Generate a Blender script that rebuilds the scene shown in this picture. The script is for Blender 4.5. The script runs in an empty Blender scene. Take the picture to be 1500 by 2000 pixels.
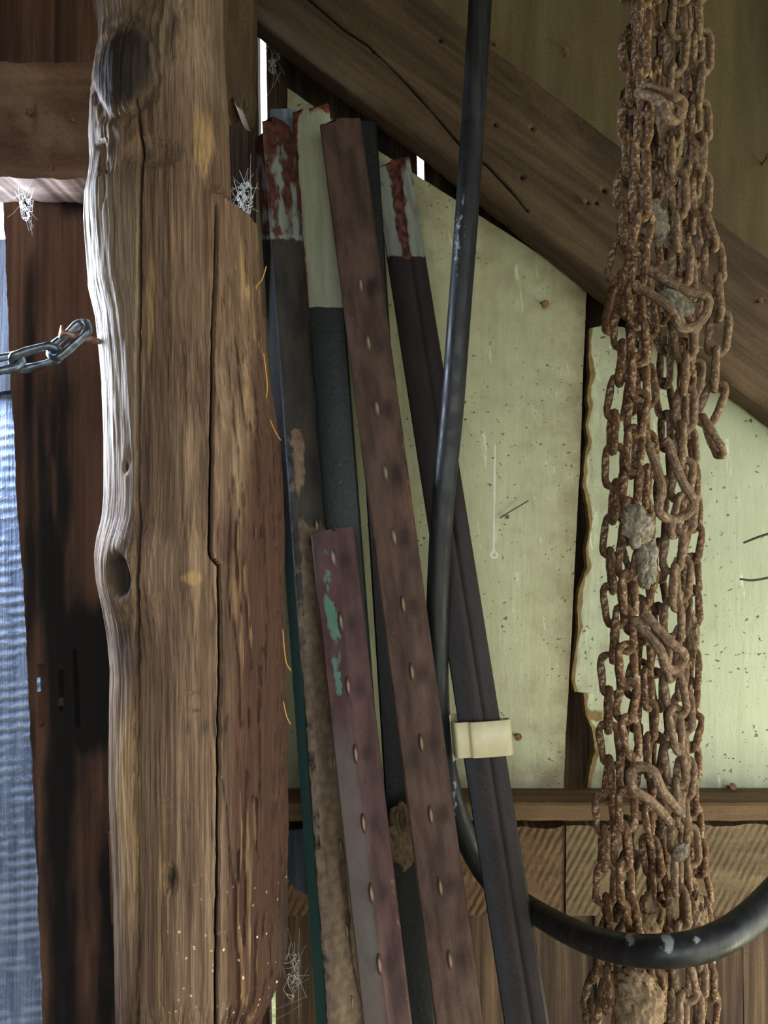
import bpy, bmesh, math, random
import numpy as np
from mathutils import Vector, Matrix, Quaternion

scene = bpy.context.scene
COL = scene.collection
RNG = random.Random(7)

# ------------------------------------------------------------------ camera, world, light
H = 1.35                       # lens height above the shed floor
cam_d = bpy.data.cameras.new('camera')
cam = bpy.data.objects.new('camera', cam_d)
COL.objects.link(cam)
cam.location = (0, 0, H)
cam.rotation_euler = (math.pi / 2, 0, 0)
cam_d.sensor_fit = 'HORIZONTAL'
cam_d.sensor_width = 36.0
cam_d.lens = 36.0              # 1500 px focal length for a 1500 px wide frame
cam_d.clip_start = 0.02
scene.camera = cam

world = bpy.data.worlds.new('overcast_sky')
scene.world = world
world.use_nodes = True
bg = world.node_tree.nodes['Background']
bg.inputs['Color'].default_value = (0.95, 0.98, 1.0, 1)
bg.inputs['Strength'].default_value = 3.5

vs = scene.view_settings
vs.view_transform = 'Standard'
vs.look = 'None'
vs.exposure = 0.0
vs.gamma = 1.0
vs.use_curve_mapping = False


def area_light(name, loc, target, sx, sy, power, color):
    ld = bpy.data.lights.new(name, 'AREA')
    ld.shape = 'RECTANGLE'
    ld.size, ld.size_y = sx, sy
    ld.energy = power
    ld.color = color
    o = bpy.data.objects.new(name, ld)
    COL.objects.link(o)
    o.location = loc
    o.rotation_euler = (Vector(target) - Vector(loc)).to_track_quat('-Z', 'Y').to_euler()
    return o


# daylight falling through the small opening in the back wall, left of the log
area_light('window_daylight', (-0.62, 0.86, 1.60), (-0.30, 0.66, 1.50), 0.18, 0.20, 30.0, (0.68, 0.81, 1.0))
# sunlit grass outside the doorway in the right wall
area_light('doorway_daylight', (1.27, 0.30, 0.72), (0.1, 0.69, 1.0), 0.35, 0.8, 17.0, (1.0, 0.95, 0.66))


# ------------------------------------------------------------------ helpers
def P(px, py, d):
    return Vector(((px - 750.0) / 1500.0 * d, d, H + (1000.0 - py) / 1500.0 * d))


def proj(v):
    v = np.asarray(v)
    return 750 + 1500 * v[:, 0] / v[:, 1], 1000 - 1500 * (v[:, 2] - H) / v[:, 1]


def hash2(i, j, s):
    n = (i * 374761393 + j * 668265263 + s * 974634777) & 0x7fffffff
    n = ((n ^ (n >> 13)) * 1274126177) & 0x7fffffff
    n = n ^ (n >> 16)
    return (n & 0xffff) / 65535.0


def vn(x, y, s=0):
    x = np.asarray(x, float); y = np.asarray(y, float)
    xi = np.floor(x).astype(np.int64); yi = np.floor(y).astype(np.int64)
    fx = x - xi; fy = y - yi
    fx = fx * fx * (3 - 2 * fx); fy = fy * fy * (3 - 2 * fy)
    a = hash2(xi, yi, s); b = hash2(xi + 1, yi, s); c = hash2(xi, yi + 1, s); d = hash2(xi + 1, yi + 1, s)
    return a + (b - a) * fx + (c - a) * fy + (a - b - c + d) * fx * fy


def fbm(x, y, s=0, o=4):
    x = np.asarray(x, float); y = np.asarray(y, float)
    t = 0; a = 0.5; n = 0
    for k in range(o):
        t = t + a * vn(x * 2 ** k, y * 2 ** k, s + 17 * k); n += a; a *= 0.5
    return t / n


def sstep(a, b, x):
    t = np.clip((np.asarray(x, float) - a) / (b - a), 0, 1)
    return t * t * (3 - 2 * t)


def ell(px, py, cx, cy, rx, ry):
    return np.clip(1.5 - np.hypot((px - cx) / rx, (py - cy) / ry), 0, 1)


def tag(o, label=None, cat=None, group=None, kind=None):
    if label: o['label'] = label
    if cat: o['category'] = cat
    if group: o['group'] = group
    if kind: o['kind'] = kind
    return o


def empty(name, loc):
    o = bpy.data.objects.new(name, None)
    o.empty_display_size = 0.03
    COL.objects.link(o)
    o.location = loc
    return o


def link(name, me, parent=None, loc=None, rot=None):
    o = bpy.data.objects.new(name, me)
    COL.objects.link(o)
    if loc is not None: o.location = loc
    if rot is not None: o.rotation_euler = rot
    if parent is not None: o.parent = parent
    return o


def mesh(name, verts, faces, mat, smooth=True, sharp=38, attrs=None):
    me = bpy.data.meshes.new(name)
    me.from_pydata([tuple(v) for v in np.asarray(verts, float).tolist()], [], faces)
    if attrs:
        for k, a in attrs.items():
            at = me.attributes.new(k, 'FLOAT', 'POINT')
            at.data.foreach_set('value', np.ascontiguousarray(a, dtype=np.float32))
    if mat: me.materials.append(mat)
    if smooth:
        me.polygons.foreach_set('use_smooth', [True] * len(me.polygons))
        if sharp: me.set_sharp_from_angle(angle=math.radians(sharp))
    me.update()
    return me


def world_mesh(name, verts, faces, mat, parent=None, smooth=True, sharp=38, attrs=None):
    """mesh given in world coordinates; the object's origin goes to its base"""
    v = np.asarray(verts, float)
    base = np.array([(v[:, 0].min() + v[:, 0].max()) / 2, (v[:, 1].min() + v[:, 1].max()) / 2, v[:, 2].min()])
    me = mesh(name, v - base, faces, mat, smooth, sharp, attrs)
    o = bpy.data.objects.new(name, me)
    COL.objects.link(o)
    if parent is not None:
        o.parent = parent
        o.location = Vector(base) - parent.matrix_basis.translation
    else:
        o.location = base
    return o


def poly_at(pts, t):
    """point of a polyline at fractions t of its length"""
    p = np.asarray(pts, float)
    L = np.concatenate([[0], np.cumsum(np.linalg.norm(np.diff(p, axis=0), axis=1))])
    s = np.asarray(t) * L[-1]
    return np.stack([np.interp(s, L, p[:, k]) for k in range(p.shape[1])], axis=1)


def interp(y, table):
    t = np.asarray(table, float)
    return np.interp(y, t[:, 0], t[:, 1])


def slab(name, T, B, L, R, d, thick, nu, nv, mat, parent=None, disp=None, rough=0.0, attrs=None, seed=0, hole=None):
    """a board: Coons patch between four outlines on its front face, extruded back"""
    u = np.linspace(0, 1, nu); v = np.linspace(0, 1, nv)
    t_ = poly_at(T, u)[None]; b_ = poly_at(B, u)[None]
    l_ = poly_at(L, v)[:, None]; r_ = poly_at(R, v)[:, None]
    U = u[None, :, None]; V = v[:, None, None]
    c = (1 - V) * t_ + V * b_ + (1 - U) * l_ + U * r_
    c = c - ((1 - U) * (1 - V) * t_[:, :1] + U * (1 - V) * t_[:, -1:] + (1 - U) * V * b_[:, :1] + U * V * b_[:, -1:])
    px = c[..., 0].ravel().copy(); py = c[..., 1].ravel().copy()
    if rough:
        eu = np.minimum(U, 1 - U) * np.ones_like(V); ev = np.minimum(V, 1 - V) * np.ones_like(U)
        eu = eu[..., 0].ravel(); ev = ev[..., 0].ravel()
        w = np.exp(-np.minimum(eu * nu, ev * nv) / 1.5)
        px += w * rough * (fbm(px / 40, py / 40, seed) - .5) * 2 + w * rough * .5 * (vn(px / 7, py / 7, seed + 3) - .5)
        py += w * rough * (fbm(px / 40, py / 40, seed + 5) - .5) * 2 + w * rough * .5 * (vn(px / 7, py / 7, seed + 8) - .5)
    dep = disp(px, py) if disp is not None else np.zeros_like(px)
    X = (px - 750) / 1500 * d; Z = H + (1000 - py) / 1500 * d
    front = np.stack([X, d + dep, Z], 1)
    back = np.stack([X, np.full_like(X, d + thick), Z], 1)
    n = nu * nv
    idx = np.arange(n).reshape(nv, nu)
    a = idx[:-1, :-1].ravel(); b = idx[:-1, 1:].ravel(); e = idx[1:, 1:].ravel(); f = idx[1:, :-1].ravel()
    q = np.stack([a, f, e, b], 1)
    if hole is not None:
        mx = (px[q].mean(1)); my = (py[q].mean(1))
        q = q[~hole(mx, my)]
    faces = q.tolist()
    ring = np.concatenate([idx[0, :-1], idx[:-1, -1], idx[-1, :0:-1], idx[:0:-1, 0]])
    m = len(ring)
    verts = np.concatenate([front, back[ring]])
    for k in range(m):
        k2 = (k + 1) % m
        faces.append([int(ring[k]), int(ring[k2]), n + k2, n + k])
    if hole is None:
        faces.append([n + k for k in range(m)])
    at = None
    if attrs:
        at = {}
        for k_, fn in attrs.items():
            val = fn(px, py) * np.ones_like(px)
            at[k_] = np.concatenate([val, val[ring]])
    return world_mesh(name, verts, faces, mat, parent, attrs=at, sharp=42)


def add_tube(verts, faces, pts, radii, seg=8, cap=True):
    pts = [Vector(p) for p in pts]
    if not hasattr(radii, '__len__'): radii = [radii] * len(pts)
    base = len(verts)
    up = None
    n = len(pts)
    for i, p in enumerate(pts):
        t = (pts[min(i + 1, n - 1)] - pts[max(i - 1, 0)]).normalized()
        if up is None:
            up = t.orthogonal().normalized()
        else:
            up = (up - t * up.dot(t)).normalized()
        s = t.cross(up)
        for k in range(seg):
            a = 2 * math.pi * k / seg
            q = p + (up * math.cos(a) + s * math.sin(a)) * radii[i]
            verts.append((q.x, q.y, q.z))
    for i in range(n - 1):
        for k in range(seg):
            k2 = (k + 1) % seg
            faces.append([base + i * seg + k, base + i * seg + k2, base + (i + 1) * seg + k2, base + (i + 1) * seg + k])
    if cap:
        faces.append([base + k for k in range(seg)][::-1])
        faces.append([base + (n - 1) * seg + k for k in range(seg)])


def catmull(pts, n):
    p = [Vector(q) for q in pts]
    p = [p[0] * 2 - p[1]] + p + [p[-1] * 2 - p[-2]]
    out = []
    for i in range(1, len(p) - 2):
        for k in range(n):
            t = k / n
            a, b, c, d = p[i - 1], p[i], p[i + 1], p[i + 2]
            out.append(0.5 * ((2 * b) + (c - a) * t + (2 * a - 5 * b + 4 * c - d) * t * t + (3 * b - a - 3 * c + d) * t ** 3))
    out.append(p[-2])
    return out


# ------------------------------------------------------------------ materials
def lin(h):
    h = h.lstrip('#')
    c = [int(h[i:i + 2], 16) / 255 for i in (0, 2, 4)]
    return tuple((x / 12.92 if x <= 0.04045 else ((x + 0.055) / 1.055) ** 2.4) for x in c) + (1.0,)


class M:
    def __init__(s, name, rough=0.85, spec=0.25, metal=0.0):
        s.m = bpy.data.materials.new(name)
        s.m.use_nodes = True
        s.t = s.m.node_tree
        s.b = s.t.nodes['Principled BSDF']
        s.b.inputs['Roughness'].default_value = rough
        s.b.inputs['Specular IOR Level'].default_value = spec
        s.b.inputs['Metallic'].default_value = metal
        s.co = s.t.nodes.new('ShaderNodeTexCoord').outputs['Object']

    def put(s, sock, v):
        if isinstance(v, bpy.types.NodeSocket): s.t.links.new(v, sock)
        else: sock.default_value = v

    def vec(s, rot=(0, 0, 0), scale=(1, 1, 1), src=None):
        a = s.t.nodes.new('ShaderNodeMapping')
        a.inputs['Rotation'].default_value = rot
        s.t.links.new(src or s.co, a.inputs['Vector'])
        b = s.t.nodes.new('ShaderNodeMapping')
        b.inputs['Scale'].default_value = scale
        s.t.links.new(a.outputs[0], b.inputs['Vector'])
        return b.outputs[0]

    def noise(s, scale, detail=4, rough=0.55, v=None, dist=0.0):
        n = s.t.nodes.new('ShaderNodeTexNoise')
        n.inputs['Scale'].default_value = scale
        n.inputs['Detail'].default_value = detail
        n.inputs['Roughness'].default_value = rough
        n.inputs['Distortion'].default_value = dist
        s.t.links.new(v or s.co, n.inputs['Vector'])
        return n.outputs['Fac']

    def wave(s, scale, v=None, dist=2.0, detail=2, dscale=1.0):
        n = s.t.nodes.new('ShaderNodeTexWave')
        n.bands_direction = 'X'
        n.inputs['Scale'].default_value = scale
        n.inputs['Distortion'].default_value = dist
        n.inputs['Detail'].default_value = detail
        n.inputs['Detail Scale'].default_value = dscale
        s.t.links.new(v or s.co, n.inputs['Vector'])
        return n.outputs['Fac']

    def voro(s, scale, v=None, feature='F1'):
        n = s.t.nodes.new('ShaderNodeTexVoronoi')
        n.feature = feature
        n.inputs['Scale'].default_value = scale
        s.t.links.new(v or s.co, n.inputs['Vector'])
        return n.outputs['Distance']

    def attr(s, name):
        n = s.t.nodes.new('ShaderNodeAttribute')
        n.attribute_name = name
        return n.outputs['Fac']

    def math(s, op, a, b=0.0, clamp=False):
        n = s.t.nodes.new('ShaderNodeMath')
        n.operation = op
        n.use_clamp = clamp
        s.put(n.inputs[0], a); s.put(n.inputs[1], b)
        return n.outputs[0]

    def rng(s, v, a, b, c=0.0, d=1.0):
        n = s.t.nodes.new('ShaderNodeMapRange')
        n.interpolation_type = 'SMOOTHSTEP'
        s.put(n.inputs['Value'], v)
        n.inputs['From Min'].default_value = a; n.inputs['From Max'].default_value = b
        n.inputs['To Min'].default_value = c; n.inputs['To Max'].default_value = d
        return n.outputs['Result']

    def mix(s, f, a, b, mode='MIX'):
        n = s.t.nodes.new('ShaderNodeMix')
        n.data_type = 'RGBA'
        n.blend_type = mode
        s.put(n.inputs[0], f); s.put(n.inputs[6], a); s.put(n.inputs[7], b)
        return n.outputs[2]

    def ramp(s, f, stops):
        n = s.t.nodes.new('ShaderNodeValToRGB')
        e = n.color_ramp.elements
        while len(e) < len(stops): e.new(0.5)
        for k, (p, c) in enumerate(stops):
            e[k].position = p; e[k].color = c
        s.put(n.inputs[0], f)
        return n.outputs[0]

    def mask(s, name, scale=90, amt=0.7, sharp=0.12, v=None, detail=5):
        x = s.math('ADD', s.attr(name), s.math('MULTIPLY', s.math('SUBTRACT', s.noise(scale, detail, 0.6, v), 0.5), amt))
        return s.rng(x, 0.5 - sharp, 0.5 + sharp)

    def bump(s, h, strength=0.5, dist=0.002, prev=None):
        n = s.t.nodes.new('ShaderNodeBump')
        n.inputs['Strength'].default_value = strength
        n.inputs['Distance'].default_value = dist
        s.t.links.new(h, n.inputs['Height'])
        if prev: s.t.links.new(prev, n.inputs['Normal'])
        return n.outputs[0]

    def done(s, col, normal=None, rough=None):
        s.put(s.b.inputs['Base Color'], col)
        if normal: s.t.links.new(normal, s.b.inputs['Normal'])
        if rough is not None: s.put(s.b.inputs['Roughness'], rough)
        return s.m


def wood(name, dark, mid, pale, rot=(0, 0, 0), across=70, along=3.0, stain=None, stain_amt=0.5, attrs=(), rough=0.85,
         saw=None, relief=0.5, seed=0.0, patch=None):
    """weathered timber with grain along local Z (after rot)"""
    m = M(name, rough=rough)
    g = m.vec(rot, (across, across, along))
    n1 = m.noise(1.0, 6, 0.6, g, 0.6)
    g2 = m.vec(rot, (across * 4, across * 4, along * 2.5))
    n2 = m.noise(1.0, 3, 0.6, g2)
    f = m.math('ADD', m.math('MULTIPLY', n1, 0.72), m.math('MULTIPLY', n2, 0.28))
    col = m.ramp(f, [(0.28, dark), (0.5, mid), (0.74, pale)])
    big = m.noise(1.0, 4, 0.6, m.vec(rot, (9, 9, 3.5)))
    if stain: col = m.mix(m.math('MULTIPLY', m.rng(big, 0.48, 0.68), stain_amt), col, stain)
    if patch:
        big2 = m.noise(1.0, 5, 0.65, m.vec((0.3, 0.5, 0.2), (14, 14, 7)))
        col = m.mix(m.math('MULTIPLY', m.rng(big2, 0.52, 0.66), patch[1]), col, patch[0])
    for (an, c, amt, sc) in attrs:
        col = m.mix(m.mask(an, sc, amt, 0.3, m.vec(rot, (1, 1, 0.25))), col, c)
    fine = m.noise(420, 3, 0.6)
    col = m.mix(0.5, col, m.ramp(fine, [(0.3, (0.62, 0.62, 0.62, 1)), (0.7, (1.2, 1.2, 1.2, 1))]), 'MULTIPLY')
    nrm = m.bump(f, relief, 0.003)
    if saw:
        sv = m.vec(saw[0], (1, 1, 1))
        w = m.wave(saw[1], sv, 1.2, 3, 3.0)
        brk = m.noise(38, 4, 0.6)
        w2 = m.math('MULTIPLY', w, m.rng(brk, 0.36, 0.6))
        col = m.mix(m.math('MULTIPLY', w2, saw[2]), col, saw[3])
        nrm = m.bump(w2, saw[4], 0.002, nrm)
    return m.done(col, nrm)


MAT = {}
# ------------------------------------------------------------------ the shed shell
MAT['siding'] = wood('siding_wood', lin('#1f1814'), lin('#4a3a2e'), lin('#7a644c'), stain=lin('#241b17'), stain_amt=0.6, seed=1)
MAT['siding_left'] = wood('grey_wood_sky_tint', lin('#39445c'), lin('#66748f'), lin('#95a2b8'), across=160, along=6,
                          saw=((0, math.radians(90 + 7), 0), 26, 0.5, lin('#a3b0c6'), 0.5), relief=0.8)  # blue of the sky light mixed into the board colour
MAT['roof'] = wood('roof_boards', lin('#2a211b'), lin('#5a4738'), lin('#7d6650'), rot=(math.pi / 2, 0, 0))
m = M('dirt_floor', 0.95)
MAT['dirt'] = m.done(m.ramp(m.noise(9, 6, 0.65), [(0.3, lin('#4a3f30')), (0.7, lin('#83755a'))]), m.bump(m.noise(40, 5), 0.7, 0.01))
m = M('grass_ground', 0.95)
MAT['grass'] = m.done(m.ramp(m.noise(30, 6, 0.7), [(0.3, lin('#5a6440')), (0.7, lin('#9a9c72'))]), m.bump(m.noise(120, 4), 0.8, 0.02))


def box(name, lo, hi, mat, parent=None, bevel=0.002):
    bm = bmesh.new()
    bmesh.ops.create_cube(bm, size=1)
    for v in bm.verts:
        v.co = Vector([(lo[k] + hi[k]) / 2 + v.co[k] * (hi[k] - lo[k]) for k in range(3)])
    if bevel: bmesh.ops.bevel(bm, geom=list(bm.edges), offset=bevel, segments=2, affect='EDGES')
    vs_ = np.array([v.co[:] for v in bm.verts]); bm.verts.index_update()
    fs = [[v.index for v in f.verts] for f in bm.faces]
    bm.free()
    return world_mesh(name, vs_, fs, mat, parent, smooth=True, sharp=30)


DS = 0.90      # depth of the outer siding
wall = empty('wall_back', (0, DS, 0)); tag(wall, 'dark vertical board siding at the back of the shed', kind='structure')
# seams of the siding in photograph columns: (x at top row y=100, x at bottom row y=1950, gap above, gap below)
seams = [(16, 100, 0, 0), (205, 228, 1.5, 1.5), (511.5, 532, 17, 12), (819, 845, 17, 2.0), (1113, 1163, 1.5, 7), (1434, 1452, 1.5, 2), (1740, 1752, 2, 2), (2050, 2060, 2, 2), (2360, 2370, 2, 2)]


def seam_x(s, py):
    return s[0] + (s[1] - s[0]) * (py - 100) / 1850.0, s[2] + (s[3] - s[2]) * (py - 100) / 1850.0


top_py, bot_py = -600, 1000 + H * 1500 / DS
for a, b in zip(seams[:-1], seams[1:]):
    def edge(s, py, sgn):
        x, g = seam_x(s, py); return (x + sgn * max(g, 1.0) / 2, py)
    ys = [top_py, 100, 1000, 1950, bot_py]
    k = seams.index(a)
    dz = (0.0, 0.006, 0.0, 0.004, -0.002, 0.003, 0, 0.003)[k]
    slab('plank', [edge(a, top_py, 1), edge(b, top_py, -1)], [edge(a, bot_py, 1), edge(b, bot_py, -1)],
         [edge(a, y, 1) for y in ys], [edge(b, y, -1) for y in ys], DS + dz, 0.02, 10, 90, MAT['siding'], wall, rough=1.2, seed=k * 11)
# siding left of the opening, blue sky light painted into its colour
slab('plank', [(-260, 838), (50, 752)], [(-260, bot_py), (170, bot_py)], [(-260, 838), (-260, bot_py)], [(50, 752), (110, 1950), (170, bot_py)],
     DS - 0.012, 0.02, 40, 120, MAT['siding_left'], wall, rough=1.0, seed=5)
for x0, x1 in ((-1260, -940), (-935, -600), (-595, -265)):
    slab('plank', [(x0, top_py), (x1, top_py)], [(x0, bot_py), (x1, bot_py)], [(x0, top_py), (x0, bot_py)], [(x1, top_py), (x1, bot_py)],
         DS, 0.02, 8, 40, MAT['siding'], wall, rough=1.2, seed=x0)
slab('plank', [(-262, top_py), (14, top_py)], [(-262, 130), (14, 130)], [(-262, top_py), (-262, 130)], [(14, top_py), (14, 130)],
     DS, 0.02, 8, 20, MAT['siding'], wall, rough=1.2, seed=77)

st = box('light_block_board', (-0.265, 0.802, 0.0), (-0.225, 0.895, 2.06), MAT['siding'], bevel=0.001); tag(st, 'added unseen board behind the log post, blocking window light', kind='structure')  # unseen board added to keep window light off the leaning post
fl = box('floor', (-1.3, -1.6, -0.05), (1.3, 0.93, 0.0), MAT['dirt'], bevel=0); tag(fl, 'packed dirt floor of the shed', kind='structure')
gr = box('ground', (-9, -10, -0.16), (9, 10, -0.06), MAT['grass'], bevel=0); tag(gr, 'grass outside the shed', kind='structure')
ce = box('ceiling', (-1.3, -1.5, 2.06), (1.35, 1.05, 2.09), MAT['roof'], bevel=0); tag(ce, 'roof boards over the shed', kind='structure')
wl = empty('wall_left', (-1.245, 0, 0))
box('plank', (-1.26, -1.6, 0), (-1.23, 0.92, 2.06), MAT['siding'], wl, bevel=0)
tag(wl, 'board wall on the left', kind='structure')
wr = empty('wall_right', (1.32, 0.5, 0)); tag(wr, 'board wall with doorway on the right', kind='structure')
box('plank', (1.30, 0.82, 0), (1.33, 0.925, 2.06), MAT['siding'], wr, bevel=0)
box('plank', (1.30, 0.2, 1.55), (1.33, 0.82, 2.06), MAT['siding'], wr, bevel=0)

wf = box('shade_header', (-1.3, -0.73, 1.76), (1.35, -0.70, 2.06), MAT['siding'], bevel=0); tag(wf, 'added board header behind the viewer, shading the upper scene', kind='structure')  # unseen header added so less daylight reaches the upper scene

# ------------------------------------------------------------------ painted panels on the back wall
def mat_cream(name, c0, c1):
    m = M(name, 0.7, 0.3)
    big = m.noise(7, 5, 0.6)
    col = m.ramp(big, [(0.3, c0), (0.7, c1)])
    drip = m.noise(1.0, 4, 0.6, m.vec((0, 0, 0), (40, 40, 3)))
    col = m.mix(m.math('MULTIPLY', m.rng(drip, 0.5, 0.75), 0.22), col, lin('#8d8661'))
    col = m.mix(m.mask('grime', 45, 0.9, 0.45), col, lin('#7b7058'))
    scr = m.noise(1.0, 3, 0.6, m.vec((0, 0.5, 0), (35, 35, 420)))
    col = m.mix(m.math('MULTIPLY', m.math('MULTIPLY', m.rng(scr, 0.68, 0.74), m.rng(m.noise(11, 3), 0.5, 0.62)), 0.6), col, lin('#7d7048'))
    # brown flecks where the paint has lifted
    fl_ = m.noise(150, 3, 0.5, m.vec((0, 0.35, 0), (1.0, 1, 1.6)))
    sel = m.noise(14, 3, 0.6)
    fleck = m.math('MULTIPLY', m.rng(fl_, 0.65, 0.70), m.rng(sel, 0.42, 0.56))
    col = m.mix(fleck, col, lin('#6d5a3a'))
    pale = m.math('MULTIPLY', m.rng(m.noise(60, 4, 0.7, m.vec((0, 0.1, 0), (1.5, 1, 0.25))), 0.64, 0.72), 0.5)
    col = m.mix(pale, col, lin('#dfe6d2'))
    col = m.mix(m.mask('mark', 200, 0.5, 0.15), col, lin('#c3ccbc'))
    col = m.mix(m.mask('bare', 120, 0.4, 0.1), col, lin('#75613c'))
    h = m.math('ADD', m.math('MULTIPLY', m.noise(90, 5, 0.65), 0.7), m.math('MULTIPLY', m.noise(1.0, 4, 0.6, m.vec((0, 0, 0), (160, 160, 22))), 0.6))
    n1 = m.bump(h, 0.55, 0.0018)
    n1 = m.bump(m.math('MULTIPLY', fleck, -1.0), 0.8, 0.0015, n1)
    return m.done(col, n1)


MAT['cream'] = mat_cream('cream_paint', lin('#a0a285'), lin('#b3b698'))
MAT['cream2'] = mat_cream('cream_paint_pale', lin('#a2a98f'), lin('#b2baa1'))
DC = 0.845


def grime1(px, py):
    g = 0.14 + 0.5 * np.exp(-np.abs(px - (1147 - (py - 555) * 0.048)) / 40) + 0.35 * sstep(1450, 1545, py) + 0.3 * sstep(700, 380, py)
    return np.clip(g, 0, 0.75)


def mark1(px, py):
    a = np.exp(-((px - (967 - (py - 870) * 0.012)) / 2.2) ** 2) * ((py > 868) & (py < 1078))
    r = np.abs(np.hypot(px - 965, (py - 1084)) - 6)
    b = np.exp(-(r / 2.5) ** 2)
    c = np.exp(-((px - (1027 - (py - 1040) * 0.03)) / 3.0) ** 2) * ((py > 1000) & (py < 1330)) * 0.45
    return np.maximum(np.maximum(a, b), c)


def bare1(px, py):
    a = np.exp(-np.abs((px - 1047) - (py - 690) * 0.02) / 3) * ((py > 690) & (py < 770)) * 0.5
    return a + 0.75 * ell(px, py, 1062, 600, 10, 14) * 0.7


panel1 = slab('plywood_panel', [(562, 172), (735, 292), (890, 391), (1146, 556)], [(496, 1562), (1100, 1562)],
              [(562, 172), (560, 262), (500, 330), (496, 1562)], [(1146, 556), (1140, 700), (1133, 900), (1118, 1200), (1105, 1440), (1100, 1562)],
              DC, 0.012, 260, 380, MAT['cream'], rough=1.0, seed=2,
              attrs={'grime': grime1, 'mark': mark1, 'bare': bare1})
tag(panel1, 'cream painted wooden panel behind the leaning posts and hose', 'panel')

ragL = [(1150, 642), (1149, 690), (1153, 730), (1146, 775), (1150, 800), (1143, 830), (1148, 860), (1140, 905), (1138, 950), (1146, 985),
        (1151, 1030), (1143, 1075), (1146, 1110), (1131, 1150), (1126, 1195), (1130, 1235), (1121, 1275), (1117, 1325), (1121, 1352), (1139, 1353),
        (1143, 1395), (1158, 1430), (1163, 1470), (1152, 1500), (1143, 1562)]


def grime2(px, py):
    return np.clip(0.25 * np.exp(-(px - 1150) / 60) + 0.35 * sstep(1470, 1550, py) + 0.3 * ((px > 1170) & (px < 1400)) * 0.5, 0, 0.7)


def mark2(px, py):
    return np.exp(-(np.abs(px - 1165 + 12 * np.sin((py - 1000) / 30)) / 2.0) ** 2) * ((py > 1000) & (py < 1075)) * 0.8


def bare2(px, py):
    x0 = np.interp(py, [p[1] for p in ragL], [p[0] for p in ragL])
    a = np.exp(-((px - x0) / (5 + 9 * vn(py / 23, py * 0, 5))) ** 2) * 0.85
    b = 0.7 * np.exp(-(np.abs(py - (1395 + 0.1 * (px - 1140))) / 18) ** 2) * (px < 1178)
    c = np.exp(-(np.abs(py - (1279 - (px - 1365) * 0.02)) / 1.8) ** 2) * (px > 1365) * 0.55
    return np.maximum(np.maximum(a, b), c)


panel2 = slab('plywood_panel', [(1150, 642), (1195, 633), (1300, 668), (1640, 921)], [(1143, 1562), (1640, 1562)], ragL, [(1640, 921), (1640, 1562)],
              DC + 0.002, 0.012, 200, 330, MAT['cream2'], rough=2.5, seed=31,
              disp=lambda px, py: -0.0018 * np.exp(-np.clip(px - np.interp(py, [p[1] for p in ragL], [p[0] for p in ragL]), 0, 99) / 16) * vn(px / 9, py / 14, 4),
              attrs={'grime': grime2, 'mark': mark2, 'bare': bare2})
tag(panel2, 'pale green-cream painted panel with torn left edge behind chains', 'panel')


def nail(parent, px, py, d, size=0.0035, proud=0.006, bend=(0, 0), mat=None):
    v, f = [], []
    p = P(px, py, d)
    tip = p + Vector((bend[0], -proud, bend[1]))
    add_tube(v, f, [p + Vector((0, 0.004, 0)), p, tip], size * 0.42, 8)
    add_tube(v, f, [tip, tip + (tip - p).normalized() * 0.0012], [size, size * 0.9], 12)
    return world_mesh('nail', v, f, mat or MAT['nail'], parent)


m = M('rusty_nail_steel', 0.7, 0.4, 0.3)
MAT['nail'] = m.done(m.ramp(m.noise(300, 4), [(0.3, lin('#3a2a20')), (0.7, lin('#8a6648'))]), m.bump(m.noise(500), 0.4, 0.0005))
nail(panel1, 1058, 592, DC, 0.0042, 0.012, (0.0015, -0.004))
nail(panel1, 1010, 1436, DC, 0.0042, 0.007)
nail(panel1, 990, 1010, DC, 0.002, 0.004)
nail(panel2, 1423, 1537, DC, 0.004, 0.01, (0.0, 0.004))

# ------------------------------------------------------------------ diagonal brace, gable board above it
ANG = math.atan2(757.0, 992.0)
MAT['brace'] = wood('brace_timber', lin('#33291f'), lin('#544536'), lin('#73604a'), rot=(0, math.radians(90) - ANG, 0), across=45, along=3,
                    stain=lin('#2c211b'), stain_amt=0.55, relief=0.35, patch=(lin('#6a5340'), 0.5),
                    attrs=(('crack', lin('#15100d'), 0.3, 200),))
MAT['gable'] = wood('gable_board', lin('#4d4330'), lin('#665a41'), lin('#7a6d50'), across=22, along=3, stain=lin('#5a4a33'), stain_amt=0.5, relief=0.2)
DB = 0.80


def brace_low(px):
    return np.interp(px, [300, 508, 840, 941, 1180, 1385, 1500, 1660], [-121, 40, 286, 368, 560, 716, 798, 918])


crk = [(560, -40), (605, 0), (670, 56), (717, 86), (792, 160), (850, 225), (900, 284), (950, 322), (1000, 374), (1030, 410)]
holes = [(1108, 585 - 0, 3), (1147, 395, 3.2), (1165, 396, 3.2), (1180, 372, 5), (1020, 346, 5), (1040, 250, 4), (967, 243, 3.5), (1104, 100, 4), (730, 100, 5), (860, 78, 4)]


def brace_crack(px, py):
    yy = np.interp(px, [c[0] for c in crk], [c[1] for c in crk])
    w = 2.6 + 2 * (vn(px / 30, px * 0, 3) - .5)
    c = np.exp(-((py - yy) / w) ** 2) * ((px > 500) & (px < 1032))
    for hx, hy, r in holes:
        c = np.maximum(c, np.exp(-(((px - hx) ** 2 + (py - hy) ** 2) / r ** 2)))
    return c


def brace_disp(px, py):
    low = brace_low(px)
    e = np.clip((low - py), 0, 60)
    wane = 0.010 * np.exp(-e / 14) * (0.5 + vn(px / 60, px * 0, 9))
    return 0.004 * brace_crack(px, py) + wane + 0.0012 * (fbm(px / 120, py / 120, 5) - .5)


def brace_up(px):
    return np.interp(px, [300, 830, 990, 1130, 1410, 1500, 1660], [-420, -8, 118, 226, 438, 505, 625])


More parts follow.
